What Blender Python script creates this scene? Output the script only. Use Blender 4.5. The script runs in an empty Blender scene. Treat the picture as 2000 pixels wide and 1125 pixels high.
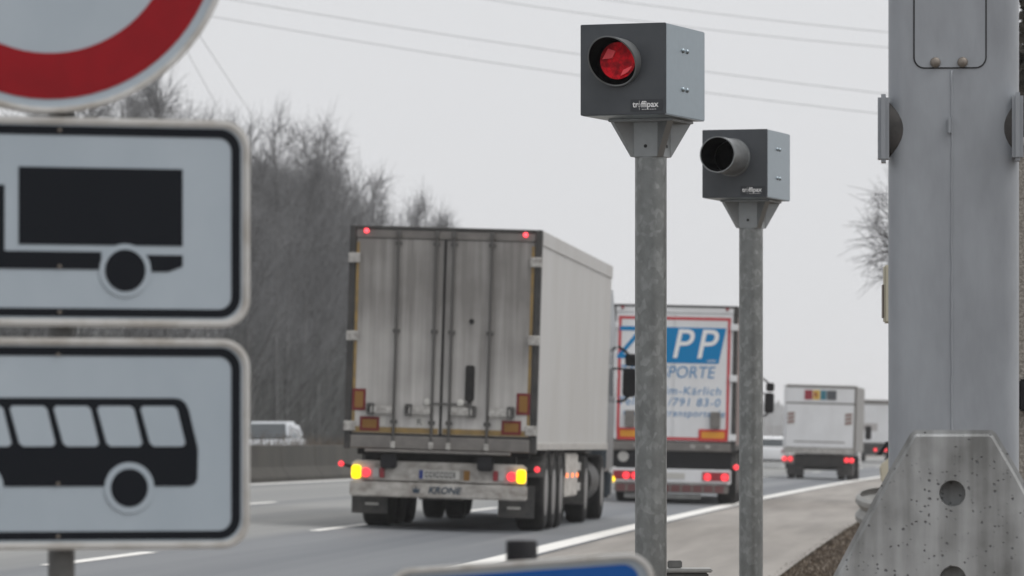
import bpy, bmesh, math, random
from mathutils import Vector, Matrix
R = math.radians
random.seed(7)
scene = bpy.context.scene
COL = scene.collection

# ------------------------------------------------------------------ camera, sky, sun, exposure
F = 10150.0            # focal length in photograph pixels (2000 px wide)
HV = 874.0             # horizon row in the photograph
ZC = 1.18              # eye height above the carriageway edge line
cam = bpy.data.cameras.new('camera')
cam.sensor_width = 36.0
cam.lens = F * 36.0 / 2000.0
cam.shift_y = (HV - 562.5) / 2000.0
cam.clip_start = 0.5
cam.clip_end = 8000
cam.dof.use_dof = True
cam.dof.focus_distance = 22.0
cam.dof.aperture_fstop = 9.6
cam_o = bpy.data.objects.new('camera', cam)
COL.objects.link(cam_o)
cam_o.location = (0, 0, ZC)
cam_o.rotation_euler = (R(90), 0, 0)
scene.camera = cam_o

SUN_EL, SUN_AZ = 62.0, 100.0     # azimuth clockwise from +Y (the viewing direction)
world = bpy.data.worlds.new('World')
scene.world = world
world.use_nodes = True
nt = world.node_tree
for n in list(nt.nodes):
    nt.nodes.remove(n)
wo = nt.nodes.new('ShaderNodeOutputWorld')
bg = nt.nodes.new('ShaderNodeBackground')
sky = nt.nodes.new('ShaderNodeTexSky')
sky.sky_type = 'NISHITA'
sky.sun_disc = False
sky.sun_elevation = R(SUN_EL)
sky.sun_rotation = R(SUN_AZ)
sky.dust_density = 6.0
sky.air_density = 1.2
hs = nt.nodes.new('ShaderNodeHueSaturation')
hs.inputs['Saturation'].default_value = 0.12
mx = nt.nodes.new('ShaderNodeMix')
mx.data_type = 'RGBA'
mx.inputs[0].default_value = 0.90          # thick even cloud over the clear sky
mx.inputs[7].default_value = (5.10, 5.16, 5.30, 1)
nt.links.new(sky.outputs[0], hs.inputs['Color'])
nt.links.new(hs.outputs[0], mx.inputs[6])
nt.links.new(mx.outputs[2], bg.inputs[0])
bg.inputs[1].default_value = 0.10
nt.links.new(bg.outputs[0], wo.inputs[0])

sun = bpy.data.lights.new('sun', 'SUN')
sun.energy = 1.5
sun.angle = R(50)
sun.color = (1.0, 0.975, 0.94)
sun_o = bpy.data.objects.new('sun', sun)
COL.objects.link(sun_o)
az = R(SUN_AZ)
sd = Vector((math.sin(az) * math.cos(R(SUN_EL)), math.cos(az) * math.cos(R(SUN_EL)), math.sin(R(SUN_EL))))
sun_o.rotation_euler = (-sd).to_track_quat('-Z', 'Y').to_euler()
sun_o.location = (30, -20, 60)

vs = scene.view_settings
vs.view_transform = 'Standard'
vs.look = 'None'
vs.exposure = 0.62
vs.gamma = 1.0
vs.use_curve_mapping = False
cy = scene.cycles
cy.use_denoising = True
cy.max_bounces = 6
cy.volume_bounces = 1
cy.transparent_max_bounces = 8
cy.sample_clamp_indirect = 6.0
scene.render.film_transparent = False

# ------------------------------------------------------------------ helpers
def at(u, v, Y):
    """the world point that stands at distance Y behind pixel (u, v) of the 2000 x 1125 photograph"""
    return Vector(((u - 1000.0) * Y / F, Y, ZC + (HV - v) * Y / F))

def link(o, parent=None):
    COL.objects.link(o)
    if parent is not None:
        o.parent = parent
    return o

def thing(name, label, cat, loc=(0, 0, 0), rot=(0, 0, 0), group=None):
    o = bpy.data.objects.new(name, None)
    o.empty_display_size = 0.2
    link(o)
    o.location = loc
    o.rotation_euler = rot
    tag(o, label, cat, group)
    return o

def tag(o, label, cat, group=None, kind=None):
    o['label'] = label
    o['category'] = cat
    if group:
        o['group'] = group
    if kind:
        o['kind'] = kind
    return o

def copy_tree(o, parent=None):
    c = o.copy()
    link(c, parent)
    for ch in list(o.children):
        copy_tree(ch, c)
    return c

class MB:
    """collects shapes; build() links them as one mesh object"""
    def __init__(self):
        self.v = []; self.f = []; self.uv = None
    def add(self, vs, fs):
        b = len(self.v)
        self.v += [tuple(p) for p in vs]
        self.f += [tuple(i + b for i in f) for f in fs]
        return self
    def box(self, x0, x1, y0, y1, z0, z1):
        return self.add([(x0, y0, z0), (x1, y0, z0), (x1, y1, z0), (x0, y1, z0), (x0, y0, z1), (x1, y0, z1), (x1, y1, z1), (x0, y1, z1)],
                        [(0, 3, 2, 1), (4, 5, 6, 7), (0, 1, 5, 4), (1, 2, 6, 5), (2, 3, 7, 6), (3, 0, 4, 7)])
    def loft(self, rings, cap0=True, cap1=True, closed=True):
        n = len(rings[0]); vs = [p for r in rings for p in r]; fs = []
        for i in range(len(rings) - 1):
            for j in range(n if closed else n - 1):
                k = (j + 1) % n
                fs.append((i * n + j, i * n + k, (i + 1) * n + k, (i + 1) * n + j))
        if cap0: fs.append(tuple(reversed(range(n))))
        if cap1: fs.append(tuple((len(rings) - 1) * n + j for j in range(n)))
        return self.add(vs, fs)
    def cyl(self, p0, p1, r0, r1=None, n=12, cap=True):
        r1 = r0 if r1 is None else r1
        p0 = Vector(p0); p1 = Vector(p1); d = (p1 - p0).normalized()
        a = d.orthogonal().normalized(); b = d.cross(a)
        rr = []
        for p, r in ((p0, r0), (p1, r1)):
            rr.append([p + a * (r * math.cos(2 * math.pi * i / n)) + b * (r * math.sin(2 * math.pi * i / n)) for i in range(n)])
        return self.loft(rr, cap, cap)
    def tube(self, pts, r, n=6):
        pts = [Vector(p) for p in pts]; rings = []
        for i, p in enumerate(pts):
            d = (pts[min(i + 1, len(pts) - 1)] - pts[max(i - 1, 0)]).normalized()
            up = Vector((0, 0, 1)) if abs(d.z) < 0.9 else Vector((1, 0, 0))
            a = d.cross(up).normalized(); b = a.cross(d)
            q = r[i] if isinstance(r, (list, tuple)) else r
            rings.append([p + a * (q * math.cos(2 * math.pi * k / n)) + b * (q * math.sin(2 * math.pi * k / n)) for k in range(n)])
        return self.loft(rings)
    def lathe(self, prof, origin, axis, n=24, closed=False):
        """prof: (radius, distance along axis)"""
        o = Vector(origin); d = Vector(axis).normalized(); a = d.orthogonal().normalized(); b = d.cross(a)
        rings = [[o + d * h + a * (r * math.cos(2 * math.pi * i / n)) + b * (r * math.sin(2 * math.pi * i / n)) for i in range(n)] for r, h in prof]
        if closed: rings.append(rings[0])
        return self.loft(rings, not closed, not closed)
    def poly(self, pts, y0, y1):
        """an outline in x,z extruded from y0 to y1"""
        n = len(pts)
        return self.loft([[(p[0], y0, p[1]) for p in pts], [(p[0], y1, p[1]) for p in pts]])
    def ring(self, outer, inner, y0, y1):
        n = len(outer)
        vs = [(p[0], y0, p[1]) for p in outer] + [(p[0], y0, p[1]) for p in inner] + [(p[0], y1, p[1]) for p in outer] + [(p[0], y1, p[1]) for p in inner]
        fs = []
        for i in range(n):
            k = (i + 1) % n
            fs += [(i, k, n + k, n + i), (2 * n + i, 3 * n + i, 3 * n + k, 2 * n + k), (i, 2 * n + i, 2 * n + k, k), (n + i, n + k, 3 * n + k, 3 * n + i)]
        return self.add(vs, fs)
    def mesh(self, name, mat, bevel=0, seg=2, smooth=False):
        me = bpy.data.meshes.new(name)
        me.from_pydata(self.v, [], self.f)
        bm = bmesh.new(); bm.from_mesh(me)
        if len(self.f) < 20000:
            bmesh.ops.recalc_face_normals(bm, faces=bm.faces)
        if bevel:
            es = [e for e in bm.edges if len(e.link_faces) == 2 and e.calc_face_angle(0) > R(35)]
            bmesh.ops.bevel(bm, geom=es, offset=bevel, segments=seg, affect='EDGES', clamp_overlap=True)
        bm.to_mesh(me); bm.free()
        if smooth:
            me.shade_smooth() if smooth is True else None
            if smooth is not True:
                me.shade_smooth(); me.set_sharp_from_angle(angle=R(smooth))
        if mat is not None:
            me.materials.append(mat)
        return me
    def build(self, name, mat, parent=None, bevel=0, seg=2, smooth=False, label=None):
        o = bpy.data.objects.new(name, self.mesh(name, mat, bevel, seg, smooth))
        link(o, parent)
        if label: o['label'] = label
        return o

def rrect(x0, x1, z0, z1, r, n=7):
    pts = []
    for cx, cz, a0 in ((x1 - r, z1 - r, 0), (x0 + r, z1 - r, 90), (x0 + r, z0 + r, 180), (x1 - r, z0 + r, 270)):
        for i in range(n):
            a = R(a0 + 90 * i / (n - 1))
            pts.append((cx + r * math.cos(a), cz + r * math.sin(a)))
    return pts

def circ(cx, cz, r, n=40, a0=0, a1=360):
    m = n if abs(a1 - a0) < 360 else n
    return [(cx + r * math.cos(R(a0 + (a1 - a0) * i / (m if abs(a1 - a0) == 360 else m - 1))), cz + r * math.sin(R(a0 + (a1 - a0) * i / (m if abs(a1 - a0) == 360 else m - 1)))) for i in range(m)]

def text(s, size, mat, parent, loc, rot=(R(90), 0, 0), shear=0.0, bold=0.0, sx=1.0, depth=0.0008, name='lettering', align='CENTER', spacing=1.0):
    cu = bpy.data.curves.new(name, 'FONT')
    cu.body = s; cu.size = size; cu.align_x = align; cu.align_y = 'CENTER'
    cu.shear = shear; cu.offset = bold; cu.extrude = depth; cu.resolution_u = 4; cu.space_character = spacing
    t = bpy.data.objects.new('tmp', cu); COL.objects.link(t)
    bpy.context.view_layer.update()
    me = bpy.data.meshes.new_from_object(t.evaluated_get(bpy.context.evaluated_depsgraph_get()))
    bpy.data.objects.remove(t)
    me.materials.clear(); me.materials.append(mat)
    o = bpy.data.objects.new(name, me); link(o, parent)
    o.location = loc; o.rotation_euler = rot; o.scale = (sx, 1, 1)
    return o

# ------------------------------------------------------------------ materials
def mat(name, col, rough=0.6, metal=0.0, col2=None, scale=4.0, stretch=(1, 1, 1), lo=0.35, hi=0.65, bump=0.0, bscale=60.0, emit=None, estr=0.0, spec=0.5, coat=0.0, detail=5.0, coord='Object'):
    m = bpy.data.materials.new(name); m.use_nodes = True
    nt = m.node_tree; b = nt.nodes['Principled BSDF']
    b.inputs['Base Color'].default_value = (*col, 1)
    b.inputs['Roughness'].default_value = rough
    b.inputs['Metallic'].default_value = metal
    b.inputs['Specular IOR Level'].default_value = spec
    b.inputs['Coat Weight'].default_value = coat
    tc = nt.nodes.new('ShaderNodeTexCoord'); mp = nt.nodes.new('ShaderNodeMapping')
    mp.inputs['Scale'].default_value = stretch
    nt.links.new(tc.outputs[coord], mp.inputs[0])
    if col2 is not None:
        nz = nt.nodes.new('ShaderNodeTexNoise'); nz.inputs['Scale'].default_value = scale; nz.inputs['Detail'].default_value = detail
        nz.inputs['Roughness'].default_value = 0.6
        rp = nt.nodes.new('ShaderNodeValToRGB')
        rp.color_ramp.elements[0].position = lo; rp.color_ramp.elements[1].position = hi
        rp.color_ramp.elements[0].color = (*col, 1); rp.color_ramp.elements[1].color = (*col2, 1)
        nt.links.new(mp.outputs[0], nz.inputs['Vector']); nt.links.new(nz.outputs['Fac'], rp.inputs[0])
        nt.links.new(rp.outputs[0], b.inputs['Base Color'])
    if bump:
        n2 = nt.nodes.new('ShaderNodeTexNoise'); n2.inputs['Scale'].default_value = bscale; n2.inputs['Detail'].default_value = 6
        bp = nt.nodes.new('ShaderNodeBump'); bp.inputs['Strength'].default_value = bump; bp.inputs['Distance'].default_value = 0.01
        nt.links.new(mp.outputs[0], n2.inputs['Vector']); nt.links.new(n2.outputs['Fac'], bp.inputs['Height']); nt.links.new(bp.outputs[0], b.inputs['Normal'])
    if emit is not None:
        b.inputs['Emission Color'].default_value = (*emit, 1); b.inputs['Emission Strength'].default_value = estr
    return m

M = {}
M['asphalt'] = mat('asphalt', (0.118, 0.124, 0.132), 0.62, 0, (0.215, 0.217, 0.214), 1.0, (1.1, 0.010, 1), 0.34, 0.68, 0.25, 90, coord='UV', spec=0.3)
def pave(m):
    nt = m.node_tree; b = nt.nodes['Principled BSDF']; src = b.inputs['Base Color'].links[0].from_socket
    tc = nt.nodes.new('ShaderNodeTexCoord'); sp = nt.nodes.new('ShaderNodeSeparateXYZ'); nt.links.new(tc.outputs['UV'], sp.inputs[0])
    rp = nt.nodes.new('ShaderNodeValToRGB'); e = rp.color_ramp.elements
    e[0].position = 0.30; e[0].color = (0.80, 0.83, 0.88, 1); e[1].position = 0.36; e[1].color = (1.12, 1.11, 1.08, 1)
    dv = nt.nodes.new('ShaderNodeMath'); dv.operation = 'DIVIDE'; dv.inputs[1].default_value = 11.0; nt.links.new(sp.outputs[0], dv.inputs[0])
    nt.links.new(dv.outputs[0], rp.inputs[0])
    mu = nt.nodes.new('ShaderNodeMix'); mu.data_type = 'RGBA'; mu.blend_type = 'MULTIPLY'; mu.inputs[0].default_value = 1.0
    nt.links.new(src, mu.inputs[6]); nt.links.new(rp.outputs[0], mu.inputs[7]); nt.links.new(mu.outputs[2], b.inputs['Base Color'])
pave(M['asphalt'])
M['shoulder'] = mat('shoulder', (0.195, 0.182, 0.168), 0.8, 0, (0.275, 0.257, 0.237), 1.0, (1.6, 0.07, 1), 0.36, 0.64, 0.25, 60, coord='UV', spec=0.3)
M['paint'] = mat('road_paint', (0.72, 0.71, 0.68), 0.6, 0, (0.58, 0.57, 0.55), 6, (1, 1, 1), 0.4, 0.75)
M['verge'] = mat('verge_soil', (0.085, 0.062, 0.048), 0.95, 0, (0.14, 0.112, 0.082), 1.3, (1, 1, 1), 0.35, 0.65, 0.6, 14)
M['drygrass'] = mat('dry_grass', (0.105, 0.078, 0.052), 0.9, 0, (0.065, 0.05, 0.036), 2.0, (1, 1, 1))
M['galv'] = mat('galvanised_steel', (0.11, 0.115, 0.115), 0.55, 0.35, (0.25, 0.26, 0.26), 11, (1, 1, 0.6), 0.42, 0.62, 0.05, 40)
M['galv_light'] = mat('galvanised_rail', (0.34, 0.34, 0.33), 0.5, 0.4, (0.26, 0.26, 0.25), 6, (1, 1, 1))
M['alu'] = mat('cast_aluminium', (0.30, 0.315, 0.32), 0.42, 0.55, (0.24, 0.25, 0.255), 9, (1, 1, 1), 0.35, 0.7, 0.03, 80)
M['box_dark'] = mat('dark_grey_coating', (0.048, 0.054, 0.062), 0.48, 0.0, (0.066, 0.073, 0.082), 7, (1, 1, 1), 0.3, 0.7, 0.12, 500)
M['plate_dark'] = mat('dark_name_plate', (0.030, 0.034, 0.040), 0.45)
M['box_side'] = mat('silver_grey_coating', (0.29, 0.345, 0.38), 0.34, 0.7, (0.265, 0.315, 0.35), 30, (1, 1, 1), 0.3, 0.7, 0.04, 400)
M['black'] = mat('black_plastic', (0.010, 0.010, 0.012), 0.55, spec=0.25)
M['tube_in'] = mat('matt_black_inside', (0.008, 0.009, 0.010), 0.95, spec=0.03)
M['white_print'] = mat('white_print', (0.80, 0.80, 0.80), 0.5)
M['hood'] = mat('hood_coating', (0.16, 0.168, 0.172), 0.38, 0.4)
M['tube'] = mat('tube_coating', (0.25, 0.26, 0.265), 0.36, 0.55, (0.19, 0.198, 0.202), 20)
M['red_glass'] = mat('red_glass', (0.80, 0.008, 0.022), 0.35, 0.0, (0.28, 0.003, 0.009), 22, lo=0.42, hi=0.6, spec=0.12)
M['red_facet'] = mat('red_prism_glint', (1.0, 0.10, 0.12), 0.3, 0.0, spec=0.3)  # paler red puts the sky's glint into the facet colour
M['sign_white'] = mat('sign_sheeting', (0.385, 0.44, 0.49), 0.5, 0, (0.315, 0.37, 0.42), 3.2, (1, 1, 0.6), 0.32, 0.75, 0.03, 300)
M['sign_red'] = mat('sign_red_sheeting', (0.27, 0.003, 0.009), 0.6, 0, (0.22, 0.003, 0.008), 9, (1, 1, 1), spec=0.25)
M['sign_black'] = mat('sign_black_print', (0.008, 0.010, 0.014), 0.6, spec=0.15)
M['sign_blue'] = mat('sign_blue_sheeting', (0.004, 0.085, 0.34), 0.5, spec=0.3)
M['sign_frame'] = mat('sign_aluminium_rim', (0.56, 0.555, 0.54), 0.42, 0.35, (0.40, 0.375, 0.34), 12, (1, 1, 1), 0.45, 0.7)
M['post_dark'] = mat('weathered_post', (0.10, 0.10, 0.098), 0.6, 0.3, (0.15, 0.15, 0.145), 9)
M['column'] = mat('grey_column_paint', (0.315, 0.335, 0.362), 0.40, 0.0, (0.225, 0.238, 0.258), 5.5, (1, 1, 0.35), 0.36, 0.78, 0.22, 18)
M['column_dark'] = mat('dark_lug_tone', (0.05, 0.049, 0.048), 0.8, 0.0, (0.085, 0.08, 0.078), 14, spec=0.2)  # dark tone of the half-oval bulges beside the lug plates
M['groove'] = mat('dark_gap', (0.02, 0.02, 0.022), 0.8)
M['bolt'] = mat('dull_bolt', (0.21, 0.185, 0.16), 0.5, 0.5)
M['cream'] = mat('cream_plastic', (0.50, 0.47, 0.37), 0.5)
M['pebble'] = mat('pebbledash', (0.20, 0.185, 0.165), 0.95, 0, (0.33, 0.31, 0.28), 60, (1, 1, 1), 0.4, 0.6, 0.8, 90)
M['dirty_white'] = mat('dirty_white_paint', (0.50, 0.48, 0.45), 0.5, 0, (0.20, 0.178, 0.155), 4.5, (1, 1, 1.6), 0.38, 0.70)
M['trailer_side'] = mat('trailer_side_panel', (0.42, 0.42, 0.415), 0.4, 0, (0.36, 0.353, 0.338), 1.2, (1, 1, 0.4), 0.3, 0.7)
M['frame_dark'] = mat('grimy_frame', (0.028, 0.028, 0.028), 0.6, 0.1, (0.055, 0.052, 0.048), 5)
M['rail_grey'] = mat('grimy_rail', (0.15, 0.14, 0.132), 0.6, 0.2, (0.20, 0.188, 0.175), 6)
M['rod'] = mat('lock_rod_steel', (0.085, 0.082, 0.078), 0.5, 0.2)
M['bright_steel'] = mat('bright_steel', (0.50, 0.49, 0.465), 0.42, 0.2, (0.25, 0.235, 0.22), 16)
M['chassis'] = mat('chassis_black', (0.014, 0.014, 0.014), 0.75, 0, (0.032, 0.030, 0.028), 4, spec=0.25)
M['rubber'] = mat('tyre_rubber', (0.009, 0.009, 0.010), 0.85, 0, (0.022, 0.021, 0.020), 8, spec=0.2)
M['flap'] = mat('mud_flap', (0.045, 0.045, 0.046), 0.7, 0, (0.09, 0.085, 0.08), 7)
M['rim'] = mat('wheel_rim', (0.20, 0.195, 0.19), 0.5, 0.4)
M['yellow_tape'] = mat('yellow_tape', (0.30, 0.195, 0.06), 0.5, 0, (0.20, 0.14, 0.06), 7)
M['mark_red'] = mat('marker_board_red', (0.16, 0.025, 0.028), 0.6, spec=0.2)
M['mark_yellow'] = mat('marker_board_yellow', (0.24, 0.125, 0.035), 0.6, spec=0.2)
M['stripe_dull'] = mat('dirty_red_stripe', (0.16, 0.075, 0.075), 0.7, spec=0.2)
M['mark_red2'] = mat('marker_board_bright_red', (0.55, 0.03, 0.03), 0.5)
M['mark_yellow2'] = mat('marker_board_orange', (0.70, 0.30, 0.02), 0.5)
M['amber_on'] = mat('amber_lamp_lit', (0.8, 0.45, 0.0), 0.3, emit=(1.0, 0.62, 0.0), estr=1.5)
M['red_on'] = mat('red_lamp_lit', (0.6, 0.02, 0.03), 0.3, emit=(1.0, 0.045, 0.06), estr=0.95)
M['red_marker'] = mat('red_marker_lit', (0.6, 0.02, 0.03), 0.3, emit=(1.0, 0.06, 0.08), estr=2.2)
M['amber_marker'] = mat('amber_marker_lit', (0.8, 0.2, 0.03), 0.3, emit=(1.0, 0.22, 0.06), estr=1.6)
M['red_off'] = mat('red_lamp_glass', (0.28, 0.02, 0.03), 0.3)
M['clear_off'] = mat('clear_lamp_glass', (0.42, 0.40, 0.39), 0.3)
M['truck_white'] = mat('white_lorry_paint', (0.74, 0.75, 0.765), 0.4, 0, (0.66, 0.665, 0.675), 1.5, (1, 1, 0.5))
M['box_grey'] = mat('grey_box_side', (0.20, 0.20, 0.20), 0.5, 0, (0.25, 0.25, 0.245), 2)
M['logo_blue'] = mat('blue_vinyl', (0.001, 0.20, 0.46), 0.6, spec=0.15)
M['logo_pale'] = mat('pale_blue_vinyl', (0.05, 0.22, 0.45), 0.45)
M['logo_red'] = mat('red_vinyl', (0.50, 0.045, 0.055), 0.45)
M['curtain'] = mat('brown_side_curtain', (0.14, 0.095, 0.085), 0.55, 0, (0.18, 0.13, 0.12), 3)
M['krone_blue'] = mat('dark_blue_print', (0.015, 0.035, 0.06), 0.5)
M['plate_white'] = mat('plate_white', (0.50, 0.49, 0.46), 0.5)
M['plate_ink'] = mat('plate_ink', (0.06, 0.06, 0.06), 0.5)
M['eu_blue'] = mat('plate_blue', (0.01, 0.03, 0.18), 0.5)
M['cab_paint'] = mat('cab_paint', (0.06, 0.075, 0.09), 0.35, coat=0.3)
M['glass'] = mat('car_glass', (0.03, 0.037, 0.042), 0.12, 0, spec=0.4)
M['car_silver'] = mat('silver_car_paint', (0.52, 0.55, 0.58), 0.3, 0.4, coat=0.5)
M['car_white'] = mat('white_car_paint', (0.74, 0.75, 0.77), 0.3, coat=0.5)
M['concrete_dark'] = mat('stained_concrete', (0.026, 0.024, 0.020), 0.9, 0, (0.048, 0.043, 0.035), 1.2, (1, 1, 0.5), bump=0.3, bscale=12)
M['bark'] = mat('bark', (0.075, 0.076, 0.078), 0.95, 0, (0.13, 0.13, 0.13), 6)
M['twig'] = mat('twigs', (0.155, 0.157, 0.163), 0.95, 0, (0.10, 0.102, 0.106), 0.35, (1, 1, 1), 0.4, 0.62)
M['twig_green'] = mat('mossy_twigs', (0.058, 0.060, 0.060), 0.95, 0, (0.12, 0.126, 0.122), 0.22, (1, 1, 1), 0.42, 0.62)
M['evergreen'] = mat('evergreen_leaves', (0.045, 0.042, 0.035), 0.8, 0, (0.085, 0.075, 0.06), 3)
M['wood_far'] = mat('far_wood', (0.06, 0.075, 0.085), 0.95, 0, (0.09, 0.10, 0.105), 0.03)
M['wire'] = mat('overhead_wire', (0.10, 0.10, 0.105), 0.6, 0.5)
M['teal'] = mat('teal_vinyl', (0.02, 0.16, 0.22), 0.5)
M['grey_vinyl'] = mat('dark_grey_vinyl', (0.07, 0.075, 0.085), 0.5)
M['crimson'] = mat('crimson_vinyl', (0.28, 0.012, 0.03), 0.5)
M['gold'] = mat('yellow_vinyl', (0.62, 0.40, 0.05), 0.5)

def nodes_of(m):
    return m.node_tree, m.node_tree.nodes['Principled BSDF']

# grimy trailer doors: road film with vertical streaks, wiped paler low down
def door_mat():
    m = bpy.data.materials.new('grimy_door'); m.use_nodes = True
    nt, b = nodes_of(m)
    N = nt.nodes.new; L = nt.links.new
    tc = N('ShaderNodeTexCoord'); mp = N('ShaderNodeMapping'); mp.inputs['Scale'].default_value = (9, 1, 0.35)
    n1 = N('ShaderNodeTexNoise'); n1.inputs['Scale'].default_value = 1.4; n1.inputs['Detail'].default_value = 6
    L(tc.outputs['Object'], mp.inputs[0]); L(mp.outputs[0], n1.inputs['Vector'])
    n2 = N('ShaderNodeTexNoise'); n2.inputs['Scale'].default_value = 1.1; n2.inputs['Detail'].default_value = 4
    L(tc.outputs['Object'], n2.inputs['Vector'])
    sp = N('ShaderNodeSeparateXYZ'); L(tc.outputs['Object'], sp.inputs[0])
    mr = N('ShaderNodeMapRange'); mr.inputs[1].default_value = 1.2; mr.inputs[2].default_value = 3.1; mr.inputs[3].default_value = 0.0; mr.inputs[4].default_value = 0.62
    L(sp.outputs[2], mr.inputs[0])
    a1 = N('ShaderNodeMath'); a1.operation = 'MULTIPLY_ADD'; a1.inputs[1].default_value = 0.75
    L(n1.outputs['Fac'], a1.inputs[0]); L(mr.outputs[0], a1.inputs[2])
    a2 = N('ShaderNodeMath'); a2.operation = 'MULTIPLY_ADD'; a2.inputs[1].default_value = 0.85
    L(n2.outputs['Fac'], a2.inputs[0]); L(a1.outputs[0], a2.inputs[2])
    rp = N('ShaderNodeValToRGB'); e = rp.color_ramp.elements
    e[0].position = 0.47; e[0].color = (0.55, 0.535, 0.515, 1); e[1].color = (0.19, 0.18, 0.17, 1)
    e[1].position = 1.0
    a3 = N('ShaderNodeMath'); a3.operation = 'MULTIPLY'; a3.inputs[1].default_value = 0.68; L(a2.outputs[0], a3.inputs[0])
    L(a3.outputs[0], rp.inputs[0]); L(rp.outputs[0], b.inputs['Base Color'])
    b.inputs['Roughness'].default_value = 0.6
    return m
M['door'] = door_mat()

# galvanised posts: spangle blotches
def spangle_mat():
    m = bpy.data.materials.new('spangled_zinc'); m.use_nodes = True
    nt, b = nodes_of(m); N = nt.nodes.new; L = nt.links.new
    tc = N('ShaderNodeTexCoord'); mp = N('ShaderNodeMapping'); mp.inputs['Scale'].default_value = (1, 1, 0.75)
    L(tc.outputs['Object'], mp.inputs[0])
    wn = N('ShaderNodeTexNoise'); wn.inputs['Scale'].default_value = 18; wn.inputs['Detail'].default_value = 3
    L(mp.outputs[0], wn.inputs['Vector'])
    ad = N('ShaderNodeVectorMath'); ad.operation = 'MULTIPLY_ADD'; ad.inputs[1].default_value = (0.05, 0.05, 0.05)
    L(wn.outputs['Color'], ad.inputs[0]); L(mp.outputs[0], ad.inputs[2])
    vo = N('ShaderNodeTexVoronoi'); vo.feature = 'SMOOTH_F1'; vo.inputs['Smoothness'].default_value = 0.6; vo.inputs['Scale'].default_value = 40
    L(ad.outputs[0], vo.inputs['Vector'])
    sc_ = N('ShaderNodeSeparateColor'); L(vo.outputs['Color'], sc_.inputs[0])
    r1 = N('ShaderNodeValToRGB'); e = r1.color_ramp.elements
    e[0].position = 0.45; e[0].color = (0, 0, 0, 1); e[1].position = 1.0; e[1].color = (0.42, 0.42, 0.42, 1)
    L(sc_.outputs[0], r1.inputs[0])
    n2 = N('ShaderNodeTexNoise'); n2.inputs['Scale'].default_value = 11; n2.inputs['Detail'].default_value = 8; n2.inputs['Roughness'].default_value = 0.7; L(mp.outputs[0], n2.inputs['Vector'])
    mm = N('ShaderNodeMath'); mm.operation = 'MULTIPLY'; L(r1.outputs[0], mm.inputs[0]); L(n2.outputs['Fac'], mm.inputs[1])
    m2 = N('ShaderNodeMath'); m2.operation = 'MULTIPLY_ADD'; m2.inputs[1].default_value = 0.55; L(n2.outputs['Fac'], m2.inputs[0]); L(mm.outputs[0], m2.inputs[2])
    rp = N('ShaderNodeValToRGB'); e = rp.color_ramp.elements
    e[0].position = 0.14; e[0].color = (0.14, 0.146, 0.144, 1); e[1].position = 0.72; e[1].color = (0.36, 0.375, 0.37, 1)
    L(m2.outputs[0], rp.inputs[0]); L(rp.outputs[0], b.inputs['Base Color'])
    b.inputs['Roughness'].default_value = 0.36; b.inputs['Metallic'].default_value = 0.6
    return m
M['zinc'] = spangle_mat()

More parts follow.
